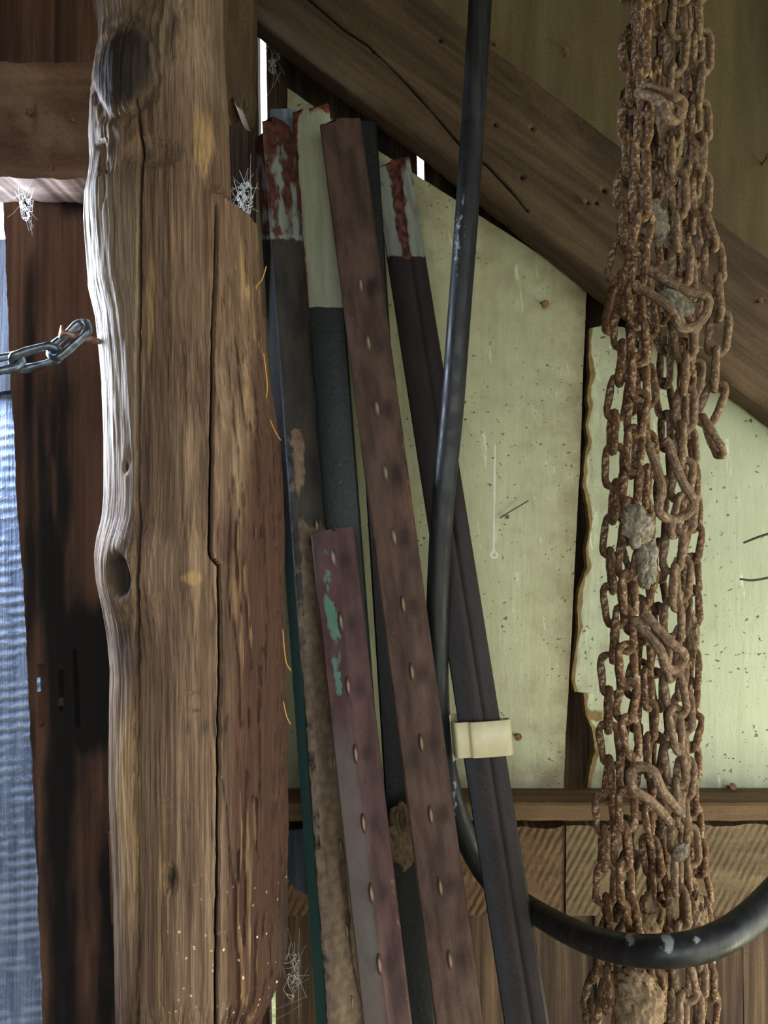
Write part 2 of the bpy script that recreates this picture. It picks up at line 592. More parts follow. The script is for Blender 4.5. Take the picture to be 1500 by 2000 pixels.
xs = [300, 508, 700, 840, 941, 1060, 1180, 1385, 1500, 1660]
brace = slab('diagonal_brace', [(x, brace_up(x)) for x in xs], [(x, brace_low(x)) for x in xs], [(300, -420), (300, -121)], [(1660, 625), (1660, 918)],
             DB, 0.040, 420, 110, MAT['brace'], rough=2.0, seed=4, disp=brace_disp, attrs={'crack': brace_crack})
tag(brace, 'wide rough brown timber running diagonally down to the right', 'beam')
nail(brace, 1104, 108, DB, 0.003, 0.004); nail(brace, 1140, 395, DB, 0.003, 0.003)
nail(brace, 1480, 320 + 270, DB, 0.003, 0.006)

gable = slab('gable_board', [(430, -620), (1660, -620)], [(430, 330), (1660, 700)], [(430, -620), (430, -260), (430, 100)], [(1660, -620), (1660, 700)],
             DB + 0.041, 0.015, 60, 60, MAT['gable'], rough=0.5, seed=9)
# keep the gable board above the brace: re-cut its lower edge along the brace
me = gable.data
for vtx in me.vertices:
    wx = vtx.co.x + gable.location.x; wy = vtx.co.y + gable.location.y; wz = vtx.co.z + gable.location.z
    qx = 750 + 1500 * wx / wy
    zmin = H + (1000 - (float(brace_low(qx)) - 120)) / 1500 * wy
    if wz < zmin: vtx.co.z += zmin - wz
tag(gable, 'olive brown board filling the gable above the diagonal brace', 'board')
nail(gable, 1104, 98, DB + 0.040, 0.0028, 0.006, (0, -0.003))
nail(gable, 1490, 320, DB + 0.040, 0.003, 0.02, (-0.004, 0.0))
nail(gable, 967, 88, DB + 0.040, 0.003, 0.004)

# ------------------------------------------------------------------ ledge and rough sawn boards below the panels
MAT['ledge'] = wood('ledge_wood', lin('#49392a'), lin('#6b543c'), lin('#856c4e'), rot=(0, math.pi / 2, 0), across=60, along=3, stain=lin('#5a4a36'), stain_amt=0.4)
z_l = H - 0.304
lv = []
n_l = 60
x0, x1 = (480 - 750) / 1500 * DC, 0.62
rows = []
for k in range(n_l + 1):
    x = x0 + (x1 - x0) * k / n_l
    j = (float(vn(k * .7, 0, 3)) - .5) * 0.0012
    rows.append([(x, 0.845, z_l), (x, 0.8025, z_l + j), (x, 0.8 + j, z_l - 0.002), (x, 0.8 + j, z_l - 0.017 + j), (x, 0.802, z_l - 0.0185 + j), (x, 0.845, z_l - 0.0185)])
lv = [p for r in rows for p in r]
lf = []
for k in range(n_l):
    for q in range(6):
        q2 = (q + 1) % 6
        lf.append([k * 6 + q, k * 6 + q2, (k + 1) * 6 + q2, (k + 1) * 6 + q])
lf.append([0, 5, 4, 3, 2, 1]); lf.append([n_l * 6 + q for q in range(6)])
ledge = world_mesh('ledge_board', lv, lf, MAT['ledge'], sharp=30)
tag(ledge, 'narrow brown wooden ledge under the painted panels', 'ledge')

SAWA = math.radians(-28)
MAT['sawn'] = wood('rough_sawn_wood', lin('#43382b'), lin('#63543f'), lin('#7d6c52'), rot=(0, math.pi / 2, 0), across=30, along=4, stain=lin('#4b3a2b'), stain_amt=0.5,
                   saw=((0, SAWA, 0), 42, 0.32, lin('#352b22'), 0.5))
MAT['sawn2'] = wood('rough_sawn_wood_red', lin('#423326'), lin('#66503c'), lin('#7d674e'), rot=(0, math.pi / 2, 0), across=30, along=4, stain=lin('#4e3626'), stain_amt=0.5,
                    saw=((0, SAWA, 0), 38, 0.32, lin('#32261d'), 0.5))


def ragged(x0, x1, y, n, amp, s):
    return [(x0 + (x1 - x0) * k / n, y + amp * (float(vn(k * 1.3, 0, s)) - .5) * 2) for k in range(n + 1)]


sb1 = slab('sawn_board', ragged(480, 1103, 1611, 30, 5, 1), [(480, 1790), (1102, 1786)], [(480, 1611), (480, 1790)], [(1103, 1611), (1102, 1786)],
           0.850, 0.025, 160, 50, MAT['sawn2'], rough=1.5, seed=14)
tag(sb1, 'rough sawn reddish board under the ledge behind the posts', 'board')
sb2 = slab('sawn_board', ragged(1106, 1640, 1613, 26, 5, 2), [(1105, 1789), (1640, 1789)], [(1106, 1613), (1105, 1789)], [(1640, 1613), (1640, 1789)],
           0.848, 0.025, 140, 50, MAT['sawn'], rough=1.5, seed=15)
tag(sb2, 'rough sawn greyish board under the ledge behind the chains', 'board')

# ------------------------------------------------------------------ left side: beam, boards
MAT['board_left'] = wood('red_brown_board', lin('#2f211b'), lin('#553c2f'), lin('#765845'), across=60, along=2.2, stain=lin('#2a1c17'), stain_amt=0.5,
                         attrs=(('char', lin('#100e0f'), 0.7, 30),), relief=0.5)


def char(px, py):
    a = 0.95 * np.exp(-((px - (105 + 0.02 * (py - 1000))) / 48) ** 2) * sstep(520, 800, py)
    b = 1.0 * ell(px, py, 165, 1290, 95, 130) + 0.6 * sstep(1180, 1330, py) * sstep(100, 180, px - (py - 1300) * 0.03)
    c = 0.6 * np.exp(-((px - 62) / 22) ** 2) * sstep(420, 560, py)
    d_ = 0.7 * ell(px, py, 150, 375, 55, 50)
    n_ = 0.45 + 1.1 * fbm(px / 26, py / 190, 5)
    return np.clip(np.maximum(np.maximum(a * 0.85, b), np.maximum(c, d_)) * n_, 0, 0.78)


def bl_disp(px, py):
    g = sstep(1230, 1330, py)
    r = np.exp(-((px - 78 - 0.01 * (py - 1350)) / 5) ** 2) * ((py > 1300) & (py < 1420))
    r2 = np.exp(-((px - 118) / 4) ** 2) * ((py > 1310) & (py < 1390)) + np.exp(-((px - 148 - .04 * (py - 1340)) / 3.5) ** 2) * ((py > 1270) & (py < 1420))
    return 0.0016 * g * (fbm(px / 5, py / 120, 3) - .5) + 0.008 * r + 0.006 * r2 + 0.0012 * (fbm(px / 12, py / 200, 6) - .5)


board_l = slab('wide_board', [(4, 330), (240, 330)], [(88, 2010), (330, 2010)],
               [(4, 330), (10, 470), (22, 760), (34, 1000), (46, 1150), (58, 1400), (72, 1700), (85, 2010)], [(240, 330), (330, 2010)],
               0.78, 0.02, 120, 420, MAT['board_left'], rough=3.0, seed=21, disp=bl_disp, attrs={'char': char},
               hole=lambda px, py: ((np.abs(px - 76 - (py - 1338) * .05) < 4.5) & (np.abs(py - 1338) < 13)) | ((np.abs(px - 116) < 4) & (np.abs(py - 1373) < 7)))
tag(board_l, 'wide dark red-brown charred vertical board left of the log post', 'board')
# the board goes on down to the floor
b2 = slab('wide_board_foot', [(85, 2010), (330, 2010)], [(200, 1000 + H * 1500 / 0.78), (420, 1000 + H * 1500 / 0.78)],
          [(85, 2010), (200, 1000 + H * 1500 / 0.78)], [(330, 2010), (420, 1000 + H * 1500 / 0.78)], 0.78, 0.02, 10, 30, MAT['board_left'], rough=0.5, seed=3)
b2.parent = board_l; b2.location = b2.location - board_l.location; b2.name = 'foot'

MAT['dark_post'] = wood('dark_grey_wood', lin('#23262e'), lin('#3d424e'), lin('#5d6472'), across=60)
dp = slab('grey_stud', [(-40, 470), (17, 466)], [(-40, 770), (24, 762)], [(-40, 470), (-40, 770)], [(17, 466), (24, 762)], 0.87, 0.02, 20, 50, MAT['dark_post'], rough=1.5, seed=8)
tag(dp, 'short dark grey board at the far left edge behind the small chain', 'board')

MAT['beam'] = wood('beam_timber', lin('#3d2d26'), lin('#6b5243'), lin('#8d705a'), rot=(0, math.pi / 2, 0), across=24, along=4, stain=lin('#33251f'), stain_amt=0.45,
                   relief=0.35, patch=(lin('#8a7566'), 0.4))
top_e = [(-420, 118), (-200, 121), (0, 121), (80, 123), (205, 122), (235, 122)]
bot_e = [(-420, 352), (-100, 347), (0, 342), (40, 345), (90, 344), (120, 349), (170, 340), (235, 342)]
beamo = slab('crossbeam', top_e, bot_e, [(-420, 118), (-420, 352)], [(235, 122), (235, 342)], 0.715, 0.06, 130, 60, MAT['beam'], rough=3, seed=12,
             disp=lambda px, py: 0.004 * sstep(322, 345, py) + 0.0035 * ell(px, py, 62, 222, 7, 26) + 0.0015 * (fbm(px / 60, py / 50, 2) - .5))
tag(beamo, 'horizontal brown crossbeam running into the log post at upper left', 'beam')
nail(beamo, 60, 222, 0.715, 0.0032, 0.004); nail(beamo, 142, 233, 0.715, 0.0036, 0.0015); nail(beamo, 101, 329, 0.715, 0.002, 0.002)

ub = slab('upper_board', [(-300, -600), (232, -600)], [(-300, 128), (232, 128)], [(-300, -600), (-300, 128)], [(232, -600), (232, 128)], 0.79, 0.02, 40, 60, MAT['board_left'],
          rough=1, seed=41, attrs={'char': lambda px, py: 0.42 * sstep(120, 0, px)})
tag(ub, 'dark brown board above the crossbeam at upper left', 'board')

MAT['plate'] = wood('plate_timber', lin('#3b3029'), lin('#63523f'), lin('#8b7858'), across=40, along=4, stain=lin('#3a2c23'), stain_amt=0.4)
pl = slab('plate_end', [(380, -500), (486, -500)], [(380, 200), (440, 203), (454, 188), (466, 208), (476, 213), (485, 206)], [(380, -500), (380, 200)], [(486, -500), (487, 0), (485, 206)],
          0.752, 0.045, 40, 110, MAT['plate'], rough=3.5, seed=19, disp=lambda px, py: 0.004 * sstep(170, 210, py) * vn(px / 6, py / 9, 3))
tag(pl, 'splintered end of a brown timber beside the bright wall slit', 'beam')

blk = slab('wood_block', [(212, 1626), (262, 1624)], [(217, 1806), (262, 1806)], [(212, 1626), (217, 1806)], [(262, 1624), (262, 1806)], 0.745, 0.03, 14, 40, MAT['board_left'], rough=0.8, seed=51)
tag(blk, 'small brown wooden block between charred board and log post', 'block')

# ------------------------------------------------------------------ the log post
DLG = 0.66
Ltab = [(-500, 188), (0, 189), (100, 205), (123, 202), (187, 192), (280, 187), (336, 188), (373, 183), (403, 176), (448, 174), (523, 179), (580, 183), (635, 196),
        (700, 204), (760, 210), (860, 215), (970, 216), (1010, 213), (1050, 205), (1085, 201), (1130, 204), (1180, 213), (1235, 220), (1300, 226), (1500, 226),
        (1700, 231), (2000, 234), (2600, 236)]
Rtab = [(-500, 470), (0, 478), (300, 492), (430, 500), (520, 503), (600, 506), (680, 512), (760, 524), (860, 540), (950, 547), (1200, 553), (1600, 557), (1855, 556), (1900, 546), (1945, 527), (1975, 512), (2010, 505), (2600, 500)]
Ntab = [(-500, 408), (100, 411), (180, 416), (300, 424), (405, 427), (414, 409), (2600, 409)]   # flat cut on the right above the notch
ck1 = [(262, 268), (272, 269), (350, 272), (420, 273), (500, 270), (600, 268), (880, 268), (1000, 271), (1080, 272), (1160, 269), (1220, 267), (1300, 267), (1500, 264), (1800, 266), (2000, 261), (2200, 260)]
ck2 = [(424, 424), (560, 420), (640, 416), (970, 411), (1065, 409), (1080, 412), (1095, 428), (1300, 429), (1400, 426), (1650, 424), (1800, 422), (2000, 420), (2200, 420)]
ck3 = [(0, 245), (60, 252), (110, 256), (170, 250), (260, 244)]

py_rows = np.concatenate([np.arange(-500, -20, 40), np.arange(-20, 406, 4), [408, 411, 414, 417, 420, 423, 426, 429, 432, 435, 438], np.arange(442, 2030, 4.5), np.arange(2060, 4060, 60), [4066]])
zz = H + (1000 - py_rows) / 1500 * DLG
keep = zz > 0.0
py_rows, zz = py_rows[keep], zz[keep]
py_rows = np.append(py_rows, 1000 + H * 1500 / DLG); zz = np.append(zz, 0.0)
th_f = np.linspace(math.pi * 1.0 - 0.12, 2 * math.pi + 0.12, 300)          # front half, facing the camera
th_b = np.linspace(2 * math.pi + 0.12, 3 * math.pi - 0.12, 42)[1:-1]
th = np.concatenate([th_f, th_b])
nT = len(th)
xl = (interp(py_rows, Ltab) - 750) / 1500 * DLG
xr = (interp(py_rows, Rtab) - 750) / 1500 * DLG
cx = ((xl + xr) / 2)[:, None]; rr = ((xr - xl) / 2)[:, None]
TH = th[None, :]; PYR = py_rows[:, None] * np.ones_like(TH)
RY = np.clip(rr, 0.06, 0.078)
X = cx + rr * np.cos(TH); Y = DLG + RY * np.sin(TH)
PX = 750 + 1500 * X / Y             # surface columns
arc = TH * 0.075 * 1000
dsp = 0.0022 * (fbm(arc / 9, PYR / 260, 1, 4) - .5) + 0.0013 * (fbm(arc / 2.2, PYR / 120, 9, 3) - .5) + 0.004 * (fbm(arc / 40, PYR / 300, 3) - .5)
flake = sstep(0.52, 0.6, fbm(arc / 5, PYR / 130, 21, 3)) * sstep(380, 470, PX) * sstep(430, 600, PYR)
dsp += 0.0022 * flake


def crackline(tab, w, lo, hi):
    xx = interp(PYR, tab)
    jit = 3.0 * (fbm(PYR / 22, PYR * 0, 33) - .5)
    on = sstep(lo, lo + 60, PYR) * (1 - sstep(hi - 60, hi, PYR))
    return np.exp(-((PX - xx - jit) / w) ** 2) * on


fr = (np.sin(TH) < -0.02)
c1 = crackline(ck1, 2.4, 262, 5000) * fr
c2 = crackline(ck2, 2.6, 425, 5000) * fr
c3 = crackline(ck3, 1.8, -100, 270) * fr
c4 = crackline([(1360, 305), (1600, 313), (1900, 312)], 1.5, 1380, 1900) * fr * 0.5
c5 = crackline([(290, 205), (350, 196), (430, 200), (560, 187)], 3, 330, 470) * fr * 0.8
crack = np.clip(c1 + c2 + 0.5 * c3 + c4 + c5, 0, 1)
dsp -= 0.010 * np.clip(c1 + c2, 0, 1) + 0.003 * c3 + 0.003 * c4 + 0.004 * c5
step1 = sstep(-2, 6, PX - interp(PYR, ck1)) * fr * sstep(280, 380, PYR)
dsp -= 0.002 * step1 * (1 - sstep(30, 70, PX - interp(PYR, ck1)))
# big dark knot near the top, with a raised rim of torn wood
kr = np.hypot((PX - 246) / 54, (PYR - 213) / 80) * (0.8 + 0.45 * fbm(PX / 22, PYR / 30, 71))
knot1 = np.clip(1.55 - kr, 0, 1) * fr
dsp += fr * 0.008 * np.exp(-(kr / 1.1) ** 2) - fr * 0.003 * np.exp(-((kr - 1.15) / 0.13) ** 2)
dsp += fr * 0.006 * ell(PX, PYR, 325, 150, 45, 60) * (0.6 + 0.8 * vn(PX / 9, PYR / 40, 5))
dsp -= fr * 0.006 * ell(PX, PYR, 300, 365, 40, 22)
# lower knot, a small hollow in a swelling
k2 = np.hypot((PX - 240 - (PYR - 1110) * .12) / 21, (PYR - 1110) / 40)
knot2 = np.clip(1.45 - k2, 0, 1) * fr
dsp += fr * 0.006 * np.exp(-(np.hypot((PX - 240) / 42, (PYR - 1110) / 75)) ** 2) - fr * 0.010 * np.exp(-(k2 / 0.9) ** 4)
k3 = np.hypot((PX - 247) / 4, (PYR - 920) / 9)
knot3 = np.exp(-k3 ** 2) * fr
dsp -= 0.004 * knot3
# chop marks
chop = fr * (ell(PX, PYR, 330, 1640, 14, 22) * (vn(PX / 4, PYR / 30, 2) * .5 + .6))
dsp -= 0.006 * chop
for (qx, qy, w, h) in ((340, 1500, 30, 2.2), (345, 1540, 26, 2.2), (335, 1512, 22, 1.8), (375, 1315, 34, 3), (372, 1345, 28, 2.5)):
    dsp -= fr * 0.0016 * np.exp(-((PX - qx) / w) ** 2 - ((PYR - qy - 0.12 * (PX - qx)) / h) ** 2)
# edge torn at upper left
dsp -= fr * 0.006 * np.exp(-((PX - 200) / 10) ** 2) * ((PYR > 330) & (PYR < 400)) * vn(PX / 5, PYR / 25, 4)
X = X + dsp * np.cos(TH); Y = Y + dsp * np.sin(TH)
# flat cut above the notch
nx = ((interp(py_rows, Ntab) - 750) / 1500 * (DLG - 0.06))[:, None] + 0.0012 * (fbm(Y * 400, PYR / 90, 8) - .5)
cut = (PYR < 425 + 12 * sstep(409, 500, PX) + 6 * (vn(PX / 8, PX * 0, 5) - .5))
X = np.where(cut & (X > nx), nx + 0.02 * (X - nx), X)
Y = np.where(cut & (Y > 0.645), 0.645 + 0.05 * (Y - 0.645), Y)
Zv = zz[:, None] + 0 * TH
nR = len(py_rows)
V = np.stack([X.ravel(), Y.ravel(), Zv.ravel()], 1)
ii = np.arange(nR * nT).reshape(nR, nT)
a = ii[:-1]; b = np.roll(ii, -1, 1)[:-1]; c = np.roll(ii, -1, 1)[1:]; e = ii[1:]
faces = np.stack([a.ravel(), b.ravel(), c.ravel(), e.ravel()], 1)[:, ::-1].tolist()
faces.append([int(q) for q in ii[0]]); faces.append([int(q) for q in ii[-1]][::-1])
dark = np.clip(0.8 * chop + 0.9 * knot1 + 0.95 * knot2 + knot3 + 0.45 * ell(PX, PYR, 385, 1375, 35, 26) * (0.4 + vn(PX / 9, PYR / 30, 4)) + 0.55 * ell(PX, PYR, 380, 680, 45, 14) * vn(PX / 20, PYR / 10, 2) + 0.45 * ell(PX, PYR, 250, 1240, 40, 60)
               + 0.5 * sstep(500, 555, PX) * sstep(1560, 1750, PYR) + 0.4 * ell(PX, PYR, 300, 60, 60, 60), 0, 1)
red = np.clip(0.75 * sstep(-10, 40, PX - interp(PYR, ck2)) * sstep(750, 1150, PYR) + 0.55 * sstep(470, 505, PX) * sstep(430, 520, PYR), 0, 1)
pale = np.clip(0.7 * ell(PX, PYR, 350, 60, 18, 42) + 0.55 * ell(PX, PYR, 395, 340, 28, 80) + 0.36 * flake * (PX < 500) + 0.38 * ell(PX, PYR, 385, 1000, 28, 200)
               + 0.5 * ell(PX, PYR, 290, 640, 16, 120) + 0.5 * ell(PX, PYR, 470, 560, 12, 110) + 0.5 * ell(PX, PYR, 370, 1115, 20, 10)
               + 0.6 * ell(PX, PYR, 250, 1560, 28, 300) + 0.45 * ell(PX, PYR, 320, 1750, 20, 300), 0, 1)
grey = np.clip(0.75 * sstep(300, 230, PX) * sstep(330, 480, PYR) * (1 - sstep(900, 1080, PYR)) + 0.35 * sstep(400, 200, PYR), 0, 1)
speck = sstep(1600, 1780, PYR) * sstep(300, 340, PX)
inner = crack
MAT['log'] = None
m = M('log_post_wood', 0.8, 0.25)
g1 = m.vec((0, 0, 0), (85, 85, 3.2)); g2 = m.vec((0, 0, 0), (330, 330, 9)); g3 = m.vec((0, 0, 0), (22, 22, 5))
n1 = m.noise(1, 6, 0.62, g1, 0.5); n2 = m.noise(1, 4, 0.6, g2); n3 = m.noise(1, 4, 0.6, g3)
f = m.math('ADD', m.math('ADD', m.math('MULTIPLY', n1, 0.5), m.math('MULTIPLY', n2, 0.25)), m.math('MULTIPLY', n3, 0.25))
col = m.ramp(f, [(0.33, lin('#31261f')), (0.44, lin('#574538')), (0.55, lin('#735e4d')), (0.68, lin('#98826c'))])
col = m.mix(m.mask('red', 30, 0.8, 0.35, m.vec((0, 0, 0), (1.6, 1.6, .25))), col, m.mix(n1, lin('#2e1d18'), lin('#573c30')))
col = m.mix(m.math('MULTIPLY', m.mask('grey', 40, 0.6, 0.4, m.vec((0, 0, 0), (1.6, 1.6, .25))), 0.8), col, m.mix(n2, lin('#6a5c50'), lin('#a89a88')))
col = m.mix(m.math('MULTIPLY', m.mask('pale', 90, 1.0, 0.2, m.vec((0, 0, 0), (2.0, 2.0, .12))), 0.9), col, m.mix(n2, lin('#826648'), lin('#b0956c')))
col = m.mix(m.mask('dark', 60, 0.5, 0.3, m.vec((0, 0, 0), (1.3, 1.3, .5))), col, m.mix(n2, lin('#1c1714'), lin('#3d342e')))
g4 = m.vec((0, 0, 0), (900, 900, 28)); n4 = m.noise(1, 3, 0.6, g4)
col = m.mix(0.75, col, m.ramp(n4, [(0.32, (0.55, 0.53, 0.5, 1)), (0.68, (1.3, 1.28, 1.25, 1))]), 'MULTIPLY')
streak = m.noise(1, 4, 0.65, m.vec((0, 0, 0), (140, 140, 2.2)))
col = m.mix(m.rng(streak, 0.60, 0.72), col, m.mix(n2, lin('#2b1e17'), lin('#4d3728')))
col = m.mix(m.rng(m.attr('crack'), 0.3, 0.8), col, lin('#160f0a'))
vor = m.voro(130)
sp = m.math('MULTIPLY', m.rng(vor, 0.17, 0.10), m.math('MULTIPLY', m.attr('speck'), m.rng(m.noise(30, 3), 0.42, 0.56)))
col = m.mix(sp, col, lin('#c9bb98'))
nr = m.bump(n4, 0.5, 0.0012, m.bump(f, 0.9, 0.005))
MAT['log'] = m.done(col, nr)
fl_ = lambda q: np.ascontiguousarray((q * np.ones_like(PX)).ravel())
logo = world_mesh('log_post', V, faces, MAT['log'], sharp=50,
                  attrs={'dark': fl_(dark), 'red': fl_(red), 'pale': fl_(pale), 'grey': fl_(grey), 'speck': fl_(speck), 'crack': fl_(inner)})
tag(logo, 'thick peeled log post with long cracks and dark knots', 'post')
# ------------------------------------------------------------------ steel fence posts
def mat_post(name, base, base2, tip=None, rust=None, mud=None, teal=None, grey=None, rough=0.62, spec=0.35, fleck=None):
    m = M(name, rough, spec)
    lv_ = m.vec((0, 0, 0), (1, 1, 0.3))
    n = m.noise(55, 5, 0.6, lv_)
    col = m.mix(m.rng(n, 0.35, 0.65), base, base2)
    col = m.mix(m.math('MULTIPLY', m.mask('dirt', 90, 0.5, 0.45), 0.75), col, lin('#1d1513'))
    if fleck: col = m.mix(m.rng(m.noise(110, 3), 0.70, 0.73), col, fleck)
    if grey: col = m.mix(m.math('MULTIPLY', m.mask('grey', 60, 0.7, 0.4, lv_), 0.85), col, grey)
    if teal: col = m.mix(m.mask('teal', 70, 1.25, 0.05, m.vec((0, 0, 0), (1, 1, .6))), col, teal)
    if tip: col = m.mix(m.mask('tip', 90, 0.6, 0.06, m.vec((0, 0, 0), (1, 1, .5))), col, m.mix(m.rng(m.noise(70, 4, .6, m.vec((0, 0, 0), (1.5, 1.5, .15))), .35, .65), tip[0], tip[1]))
    if rust: col = m.mix(m.mask('rust', 75, 0.95, 0.07, m.vec((0, 0, 0), (1.2, 1.2, .45))), col, m.mix(m.rng(m.noise(160, 4), .35, .65), rust[0], rust[1]))
    if mud: col = m.mix(m.mask('mud', 70, 0.8, 0.06), col, m.mix(m.rng(m.noise(130, 5), .3, .7), mud[0], mud[1]))
    col = m.mix(m.mask('crest_glint', 300, 0.35, 0.2), col, lin('#867a60'))  # pale highlight painted along the stud crests
    dust = m.rng(m.noise(500, 2), 0.66, 0.72)
    col = m.mix(m.math('MULTIPLY', dust, 0.12), col, lin('#a89a86'))
    h = m.math('ADD', m.noise(180, 5, 0.6), m.math('MULTIPLY', m.attr('mud'), m.noise(90, 5)))
    return m.done(col, m.bump(h, 0.35, 0.0015))


def section(w, prof, t, stem, ts, nf=22):
    """outline of the rolled T shape; -Y is the studded face"""
    xs_ = np.linspace(-w / 2, w / 2, nf)
    xs_[1] = -w / 2 + 0.0016; xs_[-2] = w / 2 - 0.0018
    pts = [(x, -prof(2 * x / w) + (0.0020 if k in (0, nf - 1) else 0.0), 0) for k, x in enumerate(xs_)]
    pts += [(w / 2, t * 0.7, 1), (w / 2 - 0.001, t, 1)]
    pts += [(w / 2 * .5, t * 1.1, 1), (ts / 2 + 0.002, t * 1.25, 1), (ts / 2, t + 0.004, 2)]
    for q in (0.35, 0.7): pts.append((ts / 2, t + stem * q, 2))
    pts += [(ts / 2, t + stem - 0.001, 2), (ts / 2 - 0.001, t + stem, 2), (-ts / 2 + 0.001, t + stem, 2), (-ts / 2, t + stem - 0.001, 2)]
    for q in (0.7, 0.35): pts.append((-ts / 2, t + stem * q, 2))
    pts += [(-ts / 2, t + 0.004, 2), (-ts / 2 - 0.002, t * 1.25, 1), (-w / 2 * .5, t * 1.1, 1), (-w / 2 + 0.001, t, 1), (-w / 2, t * 0.7, 1)]
    return np.array(pts)


def stud_mesh(name, mat):
    """raised knob: blunt, steep on top, tapering below"""
    v, f, glint_ = [], [], []
    nu, nv = 11, 8
    for j in range(nv + 1):
        t = j / nv
        zc = (0.5 - t) * 0.0175
        wj = 0.0028 * (math.sin(math.pi * min(max(0.06 + t * 0.9, 0), 1)) ** 0.45)
        hj = 0.0056 * (math.sin(math.pi * (0.05 + t * 0.9)) ** 0.5) * (1.0 - 0.25 * t)
        for i in range(nu + 1):
            a_ = math.pi * i / nu
            v.append((-math.cos(a_) * wj, 0.0012 - math.sin(a_) * hj, zc)); glint_.append(0.9 * max(0.0, math.sin(a_)) ** 7 * math.sin(math.pi * min(max(t, 0), 1)))  # painted highlight, strongest along the crest
    for j in range(nv):
        for i in range(nu):
            q = j * (nu + 1) + i
            f.append([q, q + nu + 1, q + nu + 2, q + 1])
    f.append(list(range(nu + 1))[::-1]); f.append([nv * (nu + 1) + i for i in range(nu + 1)])
    return mesh(name, v, f, mat, sharp=60, attrs={'crest_glint': glint_})


def fence_post(label, top, bot, d_top, d_bot, w, yaw, mat, attrs, prof=None, stem=0.026, t=0.0038, studs=None, stud_x=0.0, stud_mat=None, topcut=None, group='steel fence posts leaning on the wall', foot=None, muddisp=0.0):
    A = P(top[0], top[1], d_top); B = P(bot[0], bot[1], d_bot)
    ax = (B - A).normalized()
    Lf = (A.z - 0.002) / -ax.z
    zax = -ax                                    # local +Z is up along the post
    xax = Vector((1, 0, 0)); xax = (xax - zax * xax.dot(zax)).normalized()
    yax = zax.cross(xax)
    R = Matrix((xax, yax, zax)).transposed()
    R = R @ Matrix.Rotation(yaw, 3, 'Z')
    foot_p = A + ax * Lf
    prof = prof or (lambda s: 0.0018 * (1 - abs(s) ** 2))
    sec = section(w, prof, t, stem, 0.0045)
    n = len(sec)
    nr = 430
    ts_ = np.concatenate([np.linspace(0, 0.03, 12), np.linspace(0.034, Lf, nr)])
    nr = len(ts_)
    lz = (Lf - ts_)[:, None] * np.ones((1, n))
    lx = np.ones((nr, 1)) * sec[:, 0][None]; ly = np.ones((nr, 1)) * sec[:, 1][None]
    if topcut is not None:
        off = topcut(sec[:, 0] / (w / 2), sec[:, 2])
        fall = np.clip(1 - ts_ / 0.03, 0, 1)[:, None]
        lz = lz - off[None] * fall
    loc = np.stack([lx.ravel(), ly.ravel(), lz.ravel()], 1)
    Rn = np.array(R)
    W = loc @ Rn.T + np.array(foot_p)
    px, py = proj(W)
    S = (lx / (w / 2)).ravel(); K = (np.ones((nr, 1)) * sec[:, 2][None]).ravel()
    at = {}
    for k_ in ('tip', 'rust', 'mud', 'teal', 'grey'):
        at[k_] = (attrs[k_](px, py, S, K) if k_ in attrs else np.zeros_like(px)) * np.ones_like(px)
    at['dirt'] = np.zeros_like(px)
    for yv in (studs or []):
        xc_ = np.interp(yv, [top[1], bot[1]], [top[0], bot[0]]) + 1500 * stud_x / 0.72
        at['dirt'] = np.maximum(at['dirt'], 0.8 * np.exp(-((px - xc_ - 20) / 15) ** 2 - ((py - yv - 2) / 26) ** 2))  # same dark smudge right of every stud
    if muddisp:
        mm = sstep(0.35, 0.7, at['mud'] + 0.8 * (fbm(px / 14, py / 14, 6) - .5)) * (K < 1)
        loc[:, 1] -= muddisp * mm * (0.4 + 1.0 * fbm(px / 9, py / 18, 11))
    ii = np.arange(nr * n).reshape(nr, n)
    a_ = ii[:-1]; b_ = np.roll(ii, -1, 1)[:-1]; c_ = np.roll(ii, -1, 1)[1:]; e_ = ii[1:]
    fs = np.stack([a_.ravel(), e_.ravel(), c_.ravel(), b_.ravel()], 1).tolist()
    fs.append([int(q) for q in ii[0]]); fs.append([int(q) for q in ii[-1]][::-1])
    root = empty('fence_post', foot_p)
    root.rotation_euler = R.to_euler()
    tag(root, label, 'fence post', group)
    link('shaft', mesh('post_shaft', loc, fs, mat, sharp=32, attrs=at), root)
    if studs:
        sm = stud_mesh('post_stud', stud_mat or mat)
        k = 0
        for yv in studs:
            # distance along the post at which the face reaches that row of the photograph
            lo_, hi_ = 0.0, Lf
            for _ in range(40):
                mid = (lo_ + hi_) / 2
                q = A + ax * mid
                if 1000 - 1500 * (q.z - H) / q.y < yv: lo_ = mid
                else: hi_ = mid
            s_ = stud_x / (w / 2)
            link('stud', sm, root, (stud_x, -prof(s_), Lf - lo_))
    return root, R, A, ax, foot_p, Lf


Z0 = lambda px, py, S, K: 0.0 * px
RUST = (lin('#4a1f14'), lin('#8a4526'))
# rear grey-tipped post
mp = mat_post('post_paint_blue_grey', lin('#1c2226'), lin('#2a3034'), tip=(lin('#5f6f78'), lin('#8c9aa0')), rust=RUST)
fence_post('blue-grey tipped steel post mostly hidden behind the rusty-tipped and white-tipped posts', (553, 214), (668, 2000), 0.835, 0.755, 0.030, math.radians(8), mp,
           {'tip': lambda px, py, S, K: 1.1 - sstep(440, 520, py), 'rust': lambda px, py, S, K: 0.30 * np.exp(-(py - 215) / 30)}, stem=0.004)
# white-tipped post
mp = mat_post('post_paint_green_white_tip', lin('#0a1615'), lin('#122320'), tip=(lin('#8f9480'), lin('#a8ac94')), rust=RUST, fleck=lin('#7a5c30'), spec=0.5, rough=0.5)


